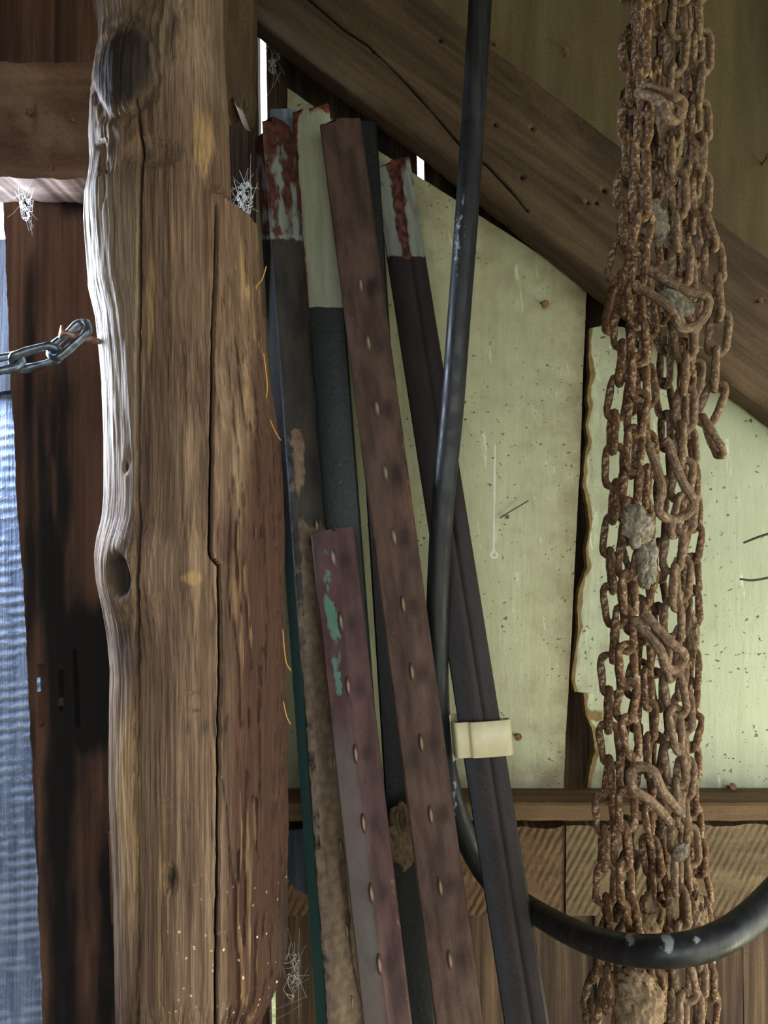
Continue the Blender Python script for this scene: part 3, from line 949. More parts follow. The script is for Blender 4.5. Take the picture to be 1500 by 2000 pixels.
def wrust(px, py, S, K):
    e = np.exp(-(S + 1) / 0.22) * 0.80 + 0.68 * np.exp(-(py - 205) / 32.0) + 0.33 * np.exp(-(py - 560) ** 2 / 2500) * 0.5
    e = np.where(K >= 1, 0.85, e)
    return e * (1 - sstep(700, 1100, py) * .6)


fence_post('dark green steel post with a long white painted tip', (606, 206), (738, 2000), 0.818, 0.735, 0.040, math.radians(-6), mp,
           {'tip': lambda px, py, S, K: 1.0 - sstep(596, 604, py), 'rust': wrust, 'mud': Z0}, prof=lambda s: 0.002 * (1 - s * s), stem=0.012,
           topcut=lambda s, k: 0.006 * (1 - np.abs(s)) + 0.004 * (s < -.5))
# post behind, seen dark green to the right of the short post
mp = mat_post('post_paint_black_green', lin('#0f1614'), lin('#1a2623'), rust=RUST, spec=0.45, rough=0.5)
# rusty grey-tipped post at the left, muddy below
mp1 = mat_post('post_paint_muddy', lin('#1d1a19'), lin('#35302b'), tip=(lin('#626b68'), lin('#858b84')), rust=(lin('#351a16'), lin('#5c3022')), mud=(lin('#55463a'), lin('#73604f')),
               grey=lin('#1f3d33'))


def m1(px, py, S, K):
    f0 = 0.72 * ell(px, py, 575, 905, 26, 85) + 0.62 * sstep(985, 1040, py) + 0.25 * sstep(1100, 1300, py)
    return np.where(K >= 1, 0.05, f0) * (1 - 0.35 * (S < -0.8))


def r1(px, py, S, K):
    f0 = 0.52 * (1 - sstep(455, 480, py)) + 0.5 * np.exp(-(py - 240) / 28.0) + 0.12 * sstep(820, 900, py) * (1 - sstep(1000, 1100, py))
    return f0


fence_post('leftmost steel post, rusty grey tip above and caked with tan mud below', (546, 238), (676, 2000), 0.80, 0.705, 0.0425, math.radians(46), mp1,
           {'tip': lambda px, py, S, K: 1.0 - sstep(430, 505, py), 'rust': r1, 'mud': m1, 'grey': lambda px, py, S, K: np.where(K >= 1, 0.95, 0.1) * sstep(900, 1250, py)},
           prof=lambda s: 0.0035 * (1 - abs(s) ** 3), stem=0.037, studs=[1030, 1165, 1330, 1490, 1655, 1820, 1960], stud_x=0.004, muddisp=0.0025,
           topcut=lambda s, k: 0.007 * (np.abs(s) > 0.55) + 0.003 * (s > .2))
# right-hand dark post with the plastic clip
mp5 = mat_post('post_paint_dark_brown', lin('#1d1616'), lin('#2b2122'), tip=(lin('#737a76'), lin('#92978d')), rust=(lin('#33191a'), lin('#6e4034')), grey=lin('#30343a'), rough=0.55)


def r5(px, py, S, K):
    c_ = np.abs(S)
    return (0.35 + 0.35 * np.exp(-((S - 0.1) / 0.35) ** 2)) * (1 - sstep(500, 525, py)) + 0.3 * np.exp(-(py - 310) / 20)


post5 = fence_post('dark brown steel post carrying the cream plastic clip, rightmost of the leaning posts', (763, 316), (1028, 2000), 0.826, 0.705, 0.041, math.radians(-14), mp5,
                   {'tip': lambda px, py, S, K: 1.0 - sstep(480, 520, py), 'rust': r5, 'grey': lambda px, py, S, K: 0.7 * sstep(0.0, -0.7, S) * sstep(900, 1500, py)},
                   prof=lambda s: 0.0028 * (1 - s * s) - 0.0012 * math.exp(-((s - 0.25) / 0.1) ** 2) if not hasattr(s, '__len__') else 0.0028 * (1 - s * s),
                   stem=0.016, topcut=lambda s, k: 0.004 * (s < 0))
# long brown studded post
mp3 = mat_post('post_paint_brown_rust', lin('#3d2e29'), lin('#57443c'), rust=(lin('#6a452c'), lin('#8a6038')), teal=lin('#5d7a68'), rough=0.75, spec=0.2)
prof3 = lambda s: 0.0012 * (1 - abs(s) ** 2) + 0.0014 * float(sstep(0.42, 0.28, abs(s)))
fence_post('long brown studded steel post reaching from the brace to the floor', (664, 234), (897, 2000), 0.785, 0.685, 0.0425, math.radians(3), mp3,
           {'rust': lambda px, py, S, K: 0.48 * sstep(0.4, 1.0, S) * sstep(640, 760, py) * (1 - sstep(1000, 1150, py)) + np.where(K >= 1, -0.2, 0.0),
            'teal': lambda px, py, S, K: 0.36 * ell(px, py, 742, 745, 8, 55) + 0.25 * ell(px, py, 815, 1340, 18, 40)},
           prof=prof3, stem=0.027, studs=[560, 672, 800, 925, 1050, 1180, 1312, 1450, 1590, 1730, 1872], stud_x=-0.001, topcut=lambda s, k: 0.003 * (s < -.2))
# short front post, maroon with teal paint remains
mp2 = mat_post('post_paint_maroon_teal', lin('#3a2726'), lin('#523a38'), teal=lin('#4f7264'), grey=lin('#5e5a56'), rust=(lin('#7a4a2a'), lin('#a0703c')), rough=0.68, spec=0.25)
prof2 = lambda s: 0.0038 * (1 - abs((s + 0.25) / 1.25) ** 2.2) - 0.0024 * float(sstep(0.06, 0.22, s)) + 0.0012 * float(sstep(0.5, 0.95, s))
fence_post('short maroon studded steel post with teal paint flakes, in front', (648, 1034), (757, 2000), 0.735, 0.655, 0.0415, math.radians(-4), mp2,
           {'teal': lambda px, py, S, K: (0.52 * np.exp(-((S + 0.42) / 0.42) ** 2) + 0.05) * sstep(1045, 1080, py) * (1 - sstep(1345, 1400, py)),
            'grey': lambda px, py, S, K: 0.62 * sstep(0.25, -0.2, S) * sstep(1330, 1500, py), 'rust': lambda px, py, S, K: 0.42 * sstep(0.4, 0.95, S) * sstep(1500, 1720, py)},
           prof=prof2, stem=0.020, studs=[1092, 1214, 1340, 1472, 1606, 1742, 1880], stud_x=-0.0005, topcut=lambda s, k: 0.003 * np.clip(-s, 0, 1) + 0.004 * np.exp(-((s - .1) / .08) ** 2))
# dark green post seen between the short and the long one
mp = mat_post('post_paint_black_green', lin('#0c0f10'), lin('#151a1b'), rust=RUST, spec=0.45, rough=0.5)
fence_post('black-green steel post showing in the gaps behind the long brown post', (703, 238), (815, 2000), 0.822, 0.768, 0.036, math.radians(5), mp, {}, stem=0.012)

# ------------------------------------------------------------------ cream plastic clip on the right-hand post
m = M('cream_plastic', 0.38, 0.5)
MAT['plastic'] = m.done(m.mix(m.rng(m.noise(60, 3), .4, .7), lin('#c9bf98'), lin('#d6cda8')), m.bump(m.noise(300, 2), 0.06, 0.0005))
_, R5, A5, ax5, F5, L5 = post5
lo_, hi_ = 0.0, L5
for _ in range(40):
    mid = (lo_ + hi_) / 2
    q = A5 + ax5 * mid
    if 1000 - 1500 * (q.z - H) / q.y < 1441: lo_ = mid
    else: hi_ = mid
cpos = A5 + ax5 * lo_
clip = empty('insulator_clip', cpos)
Rc = R5 @ Matrix.Rotation(math.radians(14), 3, 'Z') @ Matrix.Rotation(math.radians(4), 3, 'Y')
clip.rotation_euler = Rc.to_euler()
tag(clip, 'cream plastic insulator clip wrapped around the rightmost post', 'clip')


def band(name, prof_pts, th_, h, mat, parent):
    """closed strip following a plan outline, extruded along the post"""
    pts = np.array(catmull([(x, y, 0) for x, y in prof_pts], 5))[:, :2]
    dd = np.gradient(pts, axis=0); nn = np.stack([-dd[:, 1], dd[:, 0]], 1); nn /= np.linalg.norm(nn, axis=1)[:, None] + 1e-9
    o_ = pts; i_ = pts + nn * th_
    n = len(pts)
    v, f = [], []
    for k in range(n):
        for (q, z) in ((o_[k], -h / 2 + .0006), (o_[k], h / 2 - .0006), (o_[k] * .75 + i_[k] * .25, h / 2), (i_[k], h / 2), (i_[k], -h / 2), (o_[k] * .75 + i_[k] * .25, -h / 2)):
            v.append((q[0], q[1], z))
    for k in range(n - 1):
        for j in range(6):
            j2 = (j + 1) % 6
            f.append([k * 6 + j, k * 6 + j2, (k + 1) * 6 + j2, (k + 1) * 6 + j])
    f.append([0, 1, 2, 3, 4, 5][::-1]); f.append([(n - 1) * 6 + j for j in range(6)])
    return link(name, mesh(name, v, f, mat, sharp=40), parent)


w5 = 0.0205
band('body', [(-w5 - 0.006, 0.013), (-w5 - 0.007, 0.004), (-w5 - 0.0055, -0.004), (-w5 - 0.003, -0.0075), (-w5 + 0.004, -0.0078), (-w5 + 0.008, -0.0082), (-w5 + 0.010, -0.0115),
              (-w5 + 0.015, -0.0128), (0.004, -0.0130), (0.016, -0.0128), (0.024, -0.0118), (0.0285, -0.0075), (0.0290, 0.0), (0.026, 0.0062), (0.019, 0.0085)], 0.0018, 0.033, MAT['plastic'], clip)
band('rear_hook', [(-w5 - 0.006, 0.012), (-w5 - 0.004, 0.018), (-w5 + 0.006, 0.021), (0.0, 0.0215)], 0.0018, 0.044, MAT['plastic'], clip)

# ------------------------------------------------------------------ black hose
m = M('black_rubber', 0.42, 0.45)
lv_ = m.vec((0, 0, 0), (1, 1, 0.12))
c0 = m.mix(m.rng(m.noise(120, 4, .6, lv_), .35, .7), lin('#14171a'), lin('#262a2e'))
c0 = m.mix(m.mask('scuff', 160, 1.1, 0.10), c0, lin('#8e9396'))
dustm = m.rng(m.noise(30, 5, .7, lv_), .55, .75)
c0 = m.mix(m.math('MULTIPLY', dustm, 0.35), c0, lin('#4b4d4e'))
MAT['rubber'] = m.done(c0, m.bump(m.noise(150, 4, .6, lv_), 0.25, 0.001), m.rng(m.noise(60, 4), .3, .7, .35, .6))
hp = [P(985, -700, 0.76), P(948, -250, 0.735), P(938, 0, 0.73), P(926, 200, 0.73), P(913, 400, 0.732), P(898, 600, 0.735), P(883, 800, 0.738), P(868, 950, 0.742), P(858, 1100, 0.75),
      P(854, 1250, 0.758), P(858, 1400, 0.766), P(877, 1530, 0.774), P(912, 1640, 0.778), P(958, 1718, 0.775), P(1025, 1768, 0.752), P(1105, 1815, 0.66), P(1192, 1848, 0.585), P(1290, 1858, 0.548), P(1385, 1842, 0.55),
      P(1470, 1790, 0.565), P(1560, 1690, 0.59), P(1650, 1540, 0.62), P(1720, 1350, 0.65), P(1750, 1100, 0.68), P(1760, 600, 0.74), P(1760, 0, 0.78), P(1760, -600, 0.79)]
path = catmull(hp, 14)
v, f = [], []
rad = [0.0112] * len(path)
add_tube(v, f, path, rad, 20)
va = np.array(v); hx, hy = proj(va)
sc = np.zeros(len(va))
for (qx, qy, rx, ry, a_) in ((1232, 1832, 11, 26, .62), (1303, 1842, 14, 24, .7), (1358, 1838, 12, 14, .55), (888, 1560, 5, 50, .55), (893, 480, 7, 80, .5), (905, 420, 6, 60, .45), (1150, 1850, 8, 6, .55), (884, 1480, 6, 20, .5)):
    sc = np.maximum(sc, a_ * ell(hx, hy, qx, qy, rx, ry))
hose = world_mesh('rubber_hose', v, f, MAT['rubber'], attrs={'scuff': sc})
tag(hose, 'black rubber hose hanging down and looping in front of the chains', 'hose')

# ------------------------------------------------------------------ rusty chains hung in a bundle
def mat_rust(name, a, b, c, dust):
    m = M(name, 0.9, 0.15)
    n = m.noise(260, 5, 0.65); n2 = m.noise(70, 4, 0.6)
    col = m.ramp(n, [(0.32, a), (0.52, b), (0.70, c)])
    col = m.mix(m.rng(n2, 0.48, 0.68), col, m.mix(n, a, b))
    col = m.mix(m.math('MULTIPLY', m.rng(m.noise(280, 4, .7), 0.53, 0.63), 0.7), col, dust)
    return m.done(col, m.bump(n, 0.8, 0.0018))


MAT['rust_a'] = mat_rust('orange_chain_rust', lin('#433022'), lin('#70543f'), lin('#8e6e50'), lin('#b2a68e'))
MAT['rust_b'] = mat_rust('dusty_chain_rust', lin('#574536'), lin('#7a6450'), lin('#927c66'), lin('#a0917a'))
MAT['rust_c'] = mat_rust('dark_chain_rust', lin('#34281f'), lin('#574334'), lin('#75604a'), lin('#8a7b64'))


def link_mesh(name, mat, length=0.0405, width=0.0205, wire=0.0031, seed=0, twist=0.0):
    """one chain link, long axis on local Z, lying in local XZ"""
    r = width / 2 - wire
    s = length / 2 - width / 2
    pts = []
    na = 9
    for k in range(na + 1):
        a_ = math.pi * k / na
        pts.append(((r) * math.cos(a_), s + r * math.sin(a_)))
    for k in (0.3, 0.7): pts.append((-r, s - 2 * s * k))
    for k in range(na + 1):
        a_ = math.pi + math.pi * k / na
        pts.append((r * math.cos(a_), -s + r * math.sin(a_)))
    for k in (0.3, 0.7): pts.append((r, -s + 2 * s * k))
    n = len(pts); seg = 8
    rg = random.Random(seed)
    ph = rg.random() * 9
    v, f = [], []
    for i, (x, z) in enumerate(pts):
        x0_, z0_ = pts[i - 1]; x1_, z1_ = pts[(i + 1) % n]
        t = Vector((x1_ - x0_, 0, z1_ - z0_)).normalized()
        nrm = Vector((t.z, 0, -t.x))
        wob = 1 + 0.13 * math.sin(i * 1.7 + ph) + 0.10 * (rg.random() - .5)
        for k in range(seg):
            a_ = 2 * math.pi * k / seg
            rr_ = wire * wob * (1 + 0.12 * (rg.random() - .5))
            q = Vector((x, twist * z * x * 40, z)) + nrm * math.cos(a_) * rr_ + Vector((0, 1, 0)) * math.sin(a_) * rr_
            v.append(q[:])
    for i in range(n):
        for k in range(seg):
            k2 = (k + 1) % seg; i2 = (i + 1) % n
            f.append([i * seg + k, i2 * seg + k, i2 * seg + k2, i * seg + k2])
    return mesh(name, v, f, mat, sharp=None)


PITCH = 0.0292
LINKS = {k: [link_mesh('chain_link', MAT[k], seed=q, length=0.0405 + 0.001 * (q % 3), twist=(0, .3, -.3, 0)[q % 4]) for q in range(5)] for k in ('rust_a', 'rust_b', 'rust_c')}


def chain(name, pts, matk, label, group, roll=0.6, seed=0, jit=0.32, links=None, pitch=PITCH, cat='chain', first_rot=None, lat=0.0018):
    rg = random.Random(seed)
    dense = catmull(pts, 24)
    L = [0.0]
    for a_, b_ in zip(dense[:-1], dense[1:]): L.append(L[-1] + (b_ - a_).length)
    arr = np.array([p[:] for p in dense])
    nlk = int(L[-1] / pitch)
    root = empty(name, dense[0])
    tag(root, label, cat, group)
    lm = links or LINKS[matk]
    for i in range(nlk):
        s0, s1 = i * pitch, (i + 1) * pitch
        pa = Vector([np.interp(s0, L, arr[:, k]) for k in range(3)])
        pb = Vector([np.interp(s1, L, arr[:, k]) for k in range(3)])
        t = (pb - pa).normalized()
        mid = (pa + pb) / 2 + Vector((rg.uniform(-1, 1), rg.uniform(-1, 1), 0)) * lat
        xr_ = Vector((1, 0, 0)); xr_ = (xr_ - t * xr_.dot(t)).normalized()
        yr_ = t.cross(xr_)
        B = Matrix((xr_, yr_, t)).transposed()
        an = roll + (i % 2) * math.pi / 2 + rg.uniform(-jit, jit)
        Rm = B @ Matrix.Rotation(an, 3, 'Z') @ Matrix.Rotation(rg.uniform(-.18, .18), 3, 'Y')
        o = link('link', lm[rg.randrange(len(lm))], root, mid - root.location, Rm.to_euler())
    return root


G = 'rusty chains hung in a bundle'


def cpts(lst, d):
    return [P(x, y, d if not callable(d) else d(y)) for x, y in lst]


S1 = [(1240, -70), (1240, 60), (1233, 150), (1223, 260), (1224, 330), (1214, 400), (1215, 470), (1211, 560), (1216, 640), (1210, 700), (1206, 770), (1198, 850), (1204, 930), (1196, 1000), (1194, 1080), (1199, 1180), (1195, 1280),
      (1189, 1360), (1187, 1420), (1190, 1520), (1184, 1600), (1183, 1700), (1186, 1790), (1188, 1900), (1184, 2080)]
S2 = [(1258, -70), (1256, 60), (1258, 150), (1253, 250), (1248, 340), (1256, 420), (1246, 500), (1241, 560), (1249, 650), (1247, 740), (1240, 830), (1234, 900), (1226, 990), (1222, 1080), (1225, 1160), (1218, 1230), (1229, 1300), (1226, 1400),
      (1229, 1500), (1222, 1600), (1218, 1700), (1233, 1800), (1238, 1900), (1240, 2080)]
S3 = [(1279, -70), (1281, 80), (1275, 180), (1269, 280), (1271, 380), (1274, 470), (1266, 560), (1262, 660), (1257, 740), (1264, 830), (1260, 920), (1258, 1000), (1262, 1100), (1254, 1200), (1258, 1290), (1264, 1380), (1261, 1470), (1263, 1560), (1269, 1640),
      (1274, 1740), (1270, 1820), (1274, 1920), (1278, 2080)]
S4 = [(1300, -70), (1299, 60), (1304, 170), (1300, 300), (1293, 400), (1300, 480), (1297, 580), (1298, 680), (1298, 760), (1299, 850), (1291, 930), (1286, 1030), (1283, 1130), (1290, 1220), (1284, 1310), (1289, 1400), (1286, 1490), (1282, 1600), (1290, 1700), (1296, 1800), (1300, 1900), (1300, 2080)]
S5 = [(1326, -70), (1329, 60), (1320, 140), (1312, 230), (1316, 320), (1325, 420), (1330, 500), (1335, 600), (1341, 700), (1335, 780), (1331, 860), (1336, 940), (1320, 1020), (1313, 1100), (1315, 1180), (1318, 1270), (1311, 1360), (1319, 1450), (1318, 1540), (1324, 1640), (1321, 1740), (1328, 1830), (1335, 1920), (1338, 2080)]
S6 = [(1350, -70), (1352, 60), (1346, 150), (1350, 240), (1346, 330), (1352, 430), (1349, 530), (1355, 620), (1352, 720), (1346, 800), (1341, 880), (1348, 960), (1337, 1050), (1332, 1140), (1338, 1220), (1335, 1320), (1331, 1400), (1339, 1480), (1336, 1570), (1345, 1660), (1350, 1760), (1360, 1860), (1364, 2080)]
S7 = [(1366, -70), (1369, 60), (1371, 150), (1363, 240), (1368, 330), (1373, 400), (1386, 455), (1398, 520), (1399, 600), (1401, 690), (1397, 760), (1380, 812), (1376, 835), (1402, 880), (1404, 900)]
S8 = [(1335, -70), (1338, 200), (1330, 400), (1340, 600), (1336, 800), (1346, 900), (1357, 980), (1351, 1060), (1356, 1130), (1351, 1220), (1355, 1310), (1357, 1400), (1351, 1490), (1353, 1570), (1358, 1640), (1368, 1720), (1378, 1790), (1382, 1880), (1385, 2080)]
S9 = [(1247, -70), (1243, 100), (1236, 300), (1232, 500), (1235, 700), (1238, 820), (1232, 900), (1222, 1000), (1232, 1100), (1242, 1200), (1243, 1300), (1236, 1450), (1228, 1600), (1225, 1720), (1195, 1800), (1170, 1870), (1153, 1950), (1148, 2080)]
chain('chain', cpts(S1, 0.645), 'rust_a', 'orange rusty chain hanging straight, leftmost of the bundle for most of its length', G, 0.25, 1)
chain('chain', cpts(S2, 0.622), 'rust_a', 'orange rusty chain, second from the left at the front of the bundle', G, 0.95, 2)
chain('chain', cpts(S3, 0.665), 'rust_a', 'orange rusty chain in the middle left of the bundle, third from the left', G, 0.5, 3)
chain('chain', cpts(S4, 0.695), 'rust_c', 'dark brown chain hanging behind the centre of the bundle', G, 1.35, 4, jit=0.1)
chain('chain', cpts(S5, 0.628), 'rust_b', 'dusty brown chain at the front, right of the bundle centre', G, 0.7, 5, 0.4)
chain('chain', cpts(S6, 0.673), 'rust_b', 'dusty brown chain hanging near the right edge of the bundle', G, 0.3, 6, 0.4)
chain('chain', cpts(S7, 0.634), 'rust_b', 'short dusty chain on the right ending in one dangling open link', G, 0.15, 7, 0.3)
chain('chain', cpts(S8, 0.715), 'rust_a', 'rear rusty chain swinging out at the lower right of the bundle', G, 1.2, 8)
chain('chain', cpts(S9, 0.705), 'rust_c', 'rear dark chain drifting out at the lower left of the bundle', G, 0.1, 9)

# iron hook that carries them, above the frame
v, f = [], []
zc = H + 1085 / 1500 * 0.66
add_tube(v, f, catmull([(0.243, 0.72, 2.06), (0.243, 0.72, 1.95), (0.243, 0.73, zc + 0.02), (0.243, 0.70, zc), (0.243, 0.62, zc), (0.243, 0.60, zc + 0.02), (0.243, 0.60, zc + 0.05)], 6), 0.008, 12)
spk = world_mesh('iron_hook', v, f, MAT['nail'])
tag(spk, 'iron hook under the roof boards, carrying the rusty chains', 'hook')


# bent shackles caught in the chains
def shackle(label, p0, p1, d0, d1, gap, wire, mat, bow=0.006, seed=0):
    """long bent link: two bars side by side, closed at the upper end, spread at the lower"""
    A = P(p0[0], p0[1], d0); B = P(p1[0], p1[1], d1)
    t = (B - A).normalized(); s = t.cross(Vector((0, 1, 0))).normalized(); out = Vector((0, -1, 0))
    L = (B - A).length
    pts = []
    for (u, w_, o_) in ((0.0, -.35, 0), (0.06, -.5, 0), (0.3, -.48, .6), (0.6, -.55, 1.0), (0.85, -.95, .8), (0.98, -.6, .2), (1.02, 0, 0), (0.98, .6, .2), (0.85, .95, .8), (0.6, .6, 1.0), (0.3, .48, .6), (0.06, .5, 0), (0.0, .35, 0)):
        pts.append(A + t * (u * L) + s * (w_ * gap) + out * (o_ * bow))
    pp = catmull(pts, 6)
    v, f = [], []
    rg = random.Random(seed)
    add_tube(v, f, pp, [wire * (1 + 0.12 * (rg.random() - .5)) for _ in pp], 9)
    o = world_mesh('bent_shackle', v, f, mat)
    tag(o, label, 'shackle', 'bent shackles caught in the chains')
    return o


shackle('bent dusty shackle plugged with grey mud, beside the panel gap', (1250, 540), (1366, 625), 0.605, 0.59, 0.016, 0.0036, MAT['rust_b'], seed=1)
shackle('bent brown shackle slanting across the chains near the top', (1252, 172), (1322, 232), 0.606, 0.597, 0.008, 0.0036, MAT['rust_b'], bow=0.010, seed=2)
shackle('long pear-shaped link hanging slantwise at mid height of the bundle', (1285, 862), (1322, 1010), 0.606, 0.600, 0.015, 0.0036, MAT['rust_b'], seed=3)
shackle('bent link leaning right just below the mud lumps', (1246, 1200), (1322, 1300), 0.606, 0.60, 0.009, 0.0040, MAT['rust_b'], bow=0.009, seed=4)
shackle('bent link lying slantwise in the chains in front of the ledge', (1322, 1600), (1240, 1505), 0.606, 0.60, 0.011, 0.0038, MAT['rust_b'], bow=0.008, seed=5)

rl = link('iron_ring', link_mesh('iron_ring', MAT['nail'], 0.052, 0.026, 0.0042, seed=77), None, P(1196, 606, 0.735), (0.1, 0.25, 0.9))
tag(rl, 'dark iron link hanging left of the chains over the panel gap', 'ring')
gb = slab('grey_offcut', [(548, 1640), (566, 1622), (600, 1618)], [(548, 1690), (575, 1735), (600, 1748)], [(548, 1640), (548, 1690)], [(600, 1618), (600, 1748)], 0.80, 0.02, 16, 30, MAT['dark_post'], rough=2, seed=66)
tag(gb, 'grey wooden offcut showing between log post and muddy post', 'offcut')
nail(sb1, 1012, 1790 - 20, 0.85, 0.003, 0.008)

# ------------------------------------------------------------------ mud nests
def mat_mud(name, a, b, c):
    m = M(name, 0.95, 0.1)
    n = m.noise(120, 6, 0.7); w = m.noise(45, 5, 0.75, None, 1.5)
    col = m.ramp(n, [(0.3, a), (0.52, b), (0.72, c)])
    h = m.math('ADD', n, m.math('MULTIPLY', w, 0.9))
    return m.done(col, m.bump(h, 0.9, 0.005))


MAT['mud_grey'] = mat_mud('grey_mud', lin('#6e675a'), lin('#948d7d'), lin('#b5ae9e'))
MAT['mud_tan'] = mat_mud('tan_mud', lin('#6b5843'), lin('#8f7a60'), lin('#a99577'))


def mud(name, label, cx_, cy_, d, rx, ry, rz, mat, seed=0, amp=0.35, cat='mud nest', hole=None, rot=0.0):
    bm = bmesh.new()
    bmesh.ops.create_icosphere(bm, subdivisions=5, radius=1)
    vs_ = np.array([v.co[:] for v in bm.verts])
    bm.verts.index_update()
    fs = [[v.index for v in f_.verts] for f_ in bm.faces]
    bm.free()
    th_ = np.arctan2(vs_[:, 1], vs_[:, 0]); ph = vs_[:, 2]
    n = fbm(vs_[:, 0] * 1.5 + 7.3 * seed, vs_[:, 2] * 2.2 + vs_[:, 1] * 0.7 + 20, seed, 4) - .5
    n2 = fbm(vs_[:, 0] * 6 + vs_[:, 1] * 4, vs_[:, 2] * 6, seed + 4, 3) - .5
    r = 1 + amp * 2.8 * n + 0.4 * n2
    q = vs_ * r[:, None]
    if hole:
        dd = np.hypot(vs_[:, 0] - hole[0], vs_[:, 2] - hole[1])
        fr_ = vs_[:, 1] < 0
        q[:, 1] += np.where(fr_, 1.1 * np.exp(-(dd / hole[2]) ** 4) - 0.25 * np.exp(-((dd - hole[2] * 1.4) / 0.08) ** 2), 0)
    s = d / 1500
    q = q * np.array([rx * s, ry, rz * s])
    c_, s_ = math.cos(rot), math.sin(rot)
    q = np.stack([q[:, 0] * c_ + q[:, 2] * s_, q[:, 1], -q[:, 0] * s_ + q[:, 2] * c_], 1)
    q = q + np.array(P(cx_, cy_, d))
    o = world_mesh(name, q, fs, mat, sharp=None)
    tag(o, label, cat)
    return o


mud('mud_nest', 'grey mud lump filling the bent shackle beside the panel gap', 1322, 592, 0.60, 30, 0.008, 26, MAT['mud_grey'], 1, rot=0.6)
mud('mud_nest', 'pale greenish mud lump in the upper chains, in front of the brace', 1278, 432, 0.640, 26, 0.010, 42, MAT['mud_grey'], 2, rot=-0.25)
mud('mud_nest', 'pale grey mud lump stuck to the chains at mid height', 1246, 1028, 0.606, 27, 0.009, 40, MAT['mud_grey'], 3, rot=-0.1)
mud('mud_nest', 'lower grey mud lump hanging below the mid-height one', 1265, 1105, 0.612, 20, 0.008, 45, MAT['mud_grey'], 4)
mud('mud_nest', 'crumbly mud on the right-hand chain below the mud lumps', 1350, 1235, 0.665, 12, 0.008, 45, MAT['mud_tan'], 5)
mud('mud_nest', 'small white chip wedged in the chains below the ledge', 1328, 1664, 0.606, 13, 0.004, 19, MAT['mud_grey'], 6, 0.25, cat='mud chip', rot=0.4)
mud('mud_nest', 'large tan mud nest on the chains below the hose loop', 1246, 1955, 0.612, 44, 0.018, 66, MAT['mud_tan'], 7, 0.22)
mud('mud_nest', 'brown mud packed between the chains above the hose on the right', 1358, 1790, 0.64, 24, 0.010, 50, MAT['mud_tan'], 8, 0.3)
mud('mud_nest', 'brown mud packed between the chains above the hose in the middle', 1262, 1800, 0.640, 24, 0.010, 45, MAT['mud_tan'], 9, 0.3)
mud('mud_nest', 'dusty mud lump between the chains near the top', 1308, 260, 0.655, 20, 0.010, 70, MAT['mud_tan'], 10, 0.35)
mud('mud_nest', 'tan mud nest with a round hole between two leaning posts', 789, 1635, 0.752, 36, 0.013, 62, MAT['mud_tan'], 11, 0.16, hole=(-0.10, 0.62, 0.19))
mud('mud_nest', 'tan mud stuck behind the short front post near the bottom', 706, 1800, 0.716, 22, 0.008, 165, MAT['mud_tan'], 12, 0.2, rot=-0.08)

# ------------------------------------------------------------------ small chain on a nail at the left
m = M('galvanised_steel', 0.35, 0.5, 0.85)
MAT['galv'] = m.done(m.mix(m.rng(m.noise(90, 4), .4, .65), lin('#5a6470'), lin('#8b96a4')), m.bump(m.noise(200, 3), 0.15, 0.0008))
glinks = [link_mesh('steel_link', MAT['galv'], 0.0445, 0.0225, 0.0034, seed=40 + q) for q in range(3)]
chain('steel_chain', [P(165, 640, 0.612), P(120, 682, 0.612), P(60, 703, 0.612), P(0, 712, 0.612), P(-80, 716, 0.612), P(-250, 705, 0.615), P(-420, 670, 0.625), P(-560, 620, 0.63)], 'x',
      'grey steel chain hooked over a nail left of the log post', None, roll=0.55, seed=3, jit=0.12, links=glinks, pitch=0.0310, lat=0.0004)
v, f = [], []
hp_ = P(121, 649, 0.612); tp_ = P(222, 674, 0.632)
dr = (hp_ - tp_).normalized()
add_tube(v, f, [tp_, hp_], 0.0024, 12)
add_tube(v, f, [hp_, hp_ + dr * 0.0016], [0.0056, 0.0052], 16)
m = M('copper_brown_nail', 0.5, 0.4, 0.5)
MAT['nail2'] = m.done(m.mix(m.rng(m.noise(200, 3), .4, .6), lin('#7a5a48'), lin('#a98a76')))
nl = world_mesh('nail', v, f, MAT['nail2'])
tag(nl, 'long round-headed nail sticking out of the log post, holding the chain', 'nail')
# jamb the far end of that chain is fastened to
jb = box('door_jamb', (-0.93, 0.60, 0.0), (-0.86, 0.66, 2.06), MAT['beam']); tag(jb, 'wooden jamb post at the far left', 'post')

# ------------------------------------------------------------------ wires and twigs at the right
m = M('dark_wire', 0.6, 0.4, 0.4)
MAT['wire'] = m.done(m.mix(m.noise(120, 3), lin('#1c1a18'), lin('#4a4038')))
for lab, pts in (('upper thin bent wire end poking in from the right edge', [P(1600, 1003, 0.849), P(1575, 1015, 0.80), P(1540, 1030, 0.78), P(1484, 1048, 0.76), P(1453, 1060, 0.755)]),
                 ('lower thin straight wire end poking in from the right edge', [P(1600, 1112, 0.849), P(1575, 1116, 0.80), P(1540, 1120, 0.78), P(1476, 1133, 0.76), P(1446, 1131, 0.755)])):
    v, f = [], []
    pp = catmull(pts, 6)
    add_tube(v, f, pp, [0.0018 - 0.0008 * k / len(pp) for k in range(len(pp))], 8)
    tag(world_mesh('wire', v, f, MAT['wire']), lab, 'wire', 'wire ends at the right')
v, f = [], []
add_tube(v, f, catmull([P(976, 1012, DC - 0.002), P(1000, 997, DC - 0.003), P(1032, 978, DC - 0.004)], 5), 0.0006, 6)
tag(world_mesh('twig', v, f, MAT['wire']), 'thin dry twig stuck on the cream panel', 'twig')

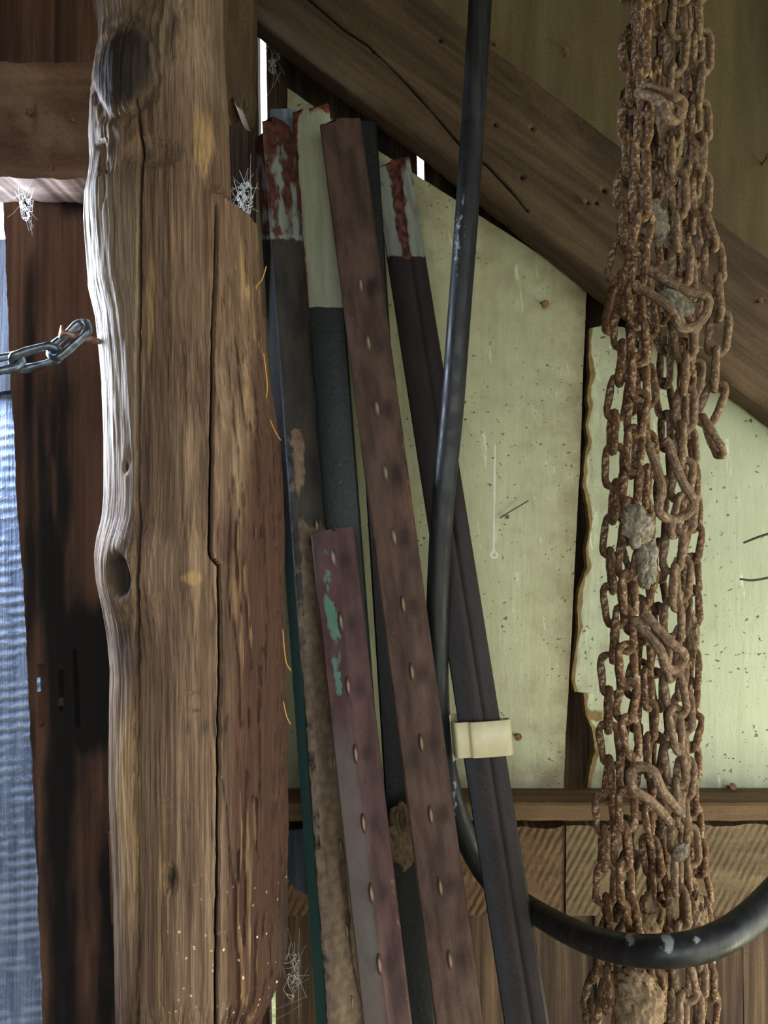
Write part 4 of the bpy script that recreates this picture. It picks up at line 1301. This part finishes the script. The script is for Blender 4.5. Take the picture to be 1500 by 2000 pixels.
# straw-like splinter fibres on the log
m = M('straw_fibre', 0.8, 0.2)
MAT['straw'] = m.done(m.mix(m.noise(80), lin('#a5743c'), lin('#d0a25c')))
fib = [[(283, 540), (290, 575), (301, 608)], [(283, 520), (286, 560), (288, 590)], [(500, 560), (497, 620), (506, 680)], [(520, 520), (512, 545), (500, 560)], [(498, 640), (492, 700), (500, 760)],
       [(515, 690), (522, 760), (512, 800)], [(520, 800), (535, 838), (548, 860)], [(552, 1230), (558, 1290), (568, 1310)], [(553, 1370), (560, 1400), (568, 1415)], [(288, 490), (278, 500), (268, 504)]]
for fp in fib:
    v, f = [], []
    dd = 0.60 if fp[0][0] < 400 else 0.645
    add_tube(v, f, catmull([P(x, y, dd) for x, y in fp], 5), 0.0005, 5)
    world_mesh('fibre', v, f, MAT['straw'], logo)

# ------------------------------------------------------------------ cobwebs
m = M('spider_silk', 0.5, 0.4)
MAT['silk'] = m.done((0.85, 0.88, 0.92, 1))


def web(label, cx_, cy_, d, rx, ry, n, seed, dense=0.5, r=0.00016, tails=()):
    rg = random.Random(seed)
    v, f = [], []
    nodes = []
    for k in range(n):
        a_ = rg.uniform(0, 2 * math.pi); q = rg.random() ** dense
        nodes.append(P(cx_ + rx * q * math.cos(a_), cy_ + ry * q * math.sin(a_), d + rg.uniform(-0.008, 0.008)))
    for k in range(n * 2):
        a_ = rg.choice(nodes)
        near = sorted(nodes, key=lambda p: (p - a_).length)[1:7]
        b_ = rg.choice(near)
        mid = (a_ + b_) / 2 + Vector((0, 0, -0.0008))
        add_tube(v, f, [a_, mid, b_], r * rg.uniform(.6, 1.6), 3, cap=False)
    for k in range(n // 5):
        a_ = rg.choice(nodes); an = rg.uniform(0, 2 * math.pi)
        b_ = P(cx_ + rx * 1.7 * math.cos(an), cy_ + ry * 1.6 * math.sin(an), d + rg.uniform(-0.01, 0.02))
        add_tube(v, f, [a_, (a_ + b_) / 2, b_], r * .8, 3, cap=False)
    for (x0_, y0_, x1_, y1_) in tails:
        add_tube(v, f, [P(x0_, y0_, d), P((x0_ + x1_) / 2, (y0_ + y1_) / 2 + 3, d), P(x1_, y1_, d)], r * .9, 3, cap=False)
    o = world_mesh('cobweb', v, f, MAT['silk'], smooth=False)
    tag(o, label, 'cobweb', 'cobwebs')
    return o


web('tangled white cobweb hanging in the notch beside the rusty-tipped post', 479, 388, 0.75, 17, 38, 130, 1, tails=((480, 420, 497, 450), (486, 425, 494, 445), (470, 360, 455, 345), (488, 360, 490, 300)))
web('small cobweb under the crossbeam at the far left', 52, 398, 0.735, 15, 34, 80, 2, tails=((45, 380, 25, 362), (50, 375, 55, 364), (40, 400, 14, 425), (60, 430, 63, 460)))
web('fine cobweb in the corner right of the tall bright slit', 532, 100, 0.86, 18, 45, 60, 3, tails=((515, 60, 548, 120), (512, 40, 545, 160), (548, 140, 520, 190)))
web('cobweb in the bottom corner beside the lower bright slit', 570, 1900, 0.80, 20, 60, 50, 4, tails=((552, 1880, 520, 1960), (540, 1990, 590, 1960), (575, 1840, 572, 1900), (525, 1975, 600, 1945)))
web('cobweb threads strung between chains and brace', 1300, 640, 0.72, 60, 40, 16, 5, r=0.0001, tails=((1238, 590, 1242, 630), (1306, 612, 1304, 672), (1326, 630, 1330, 690)))
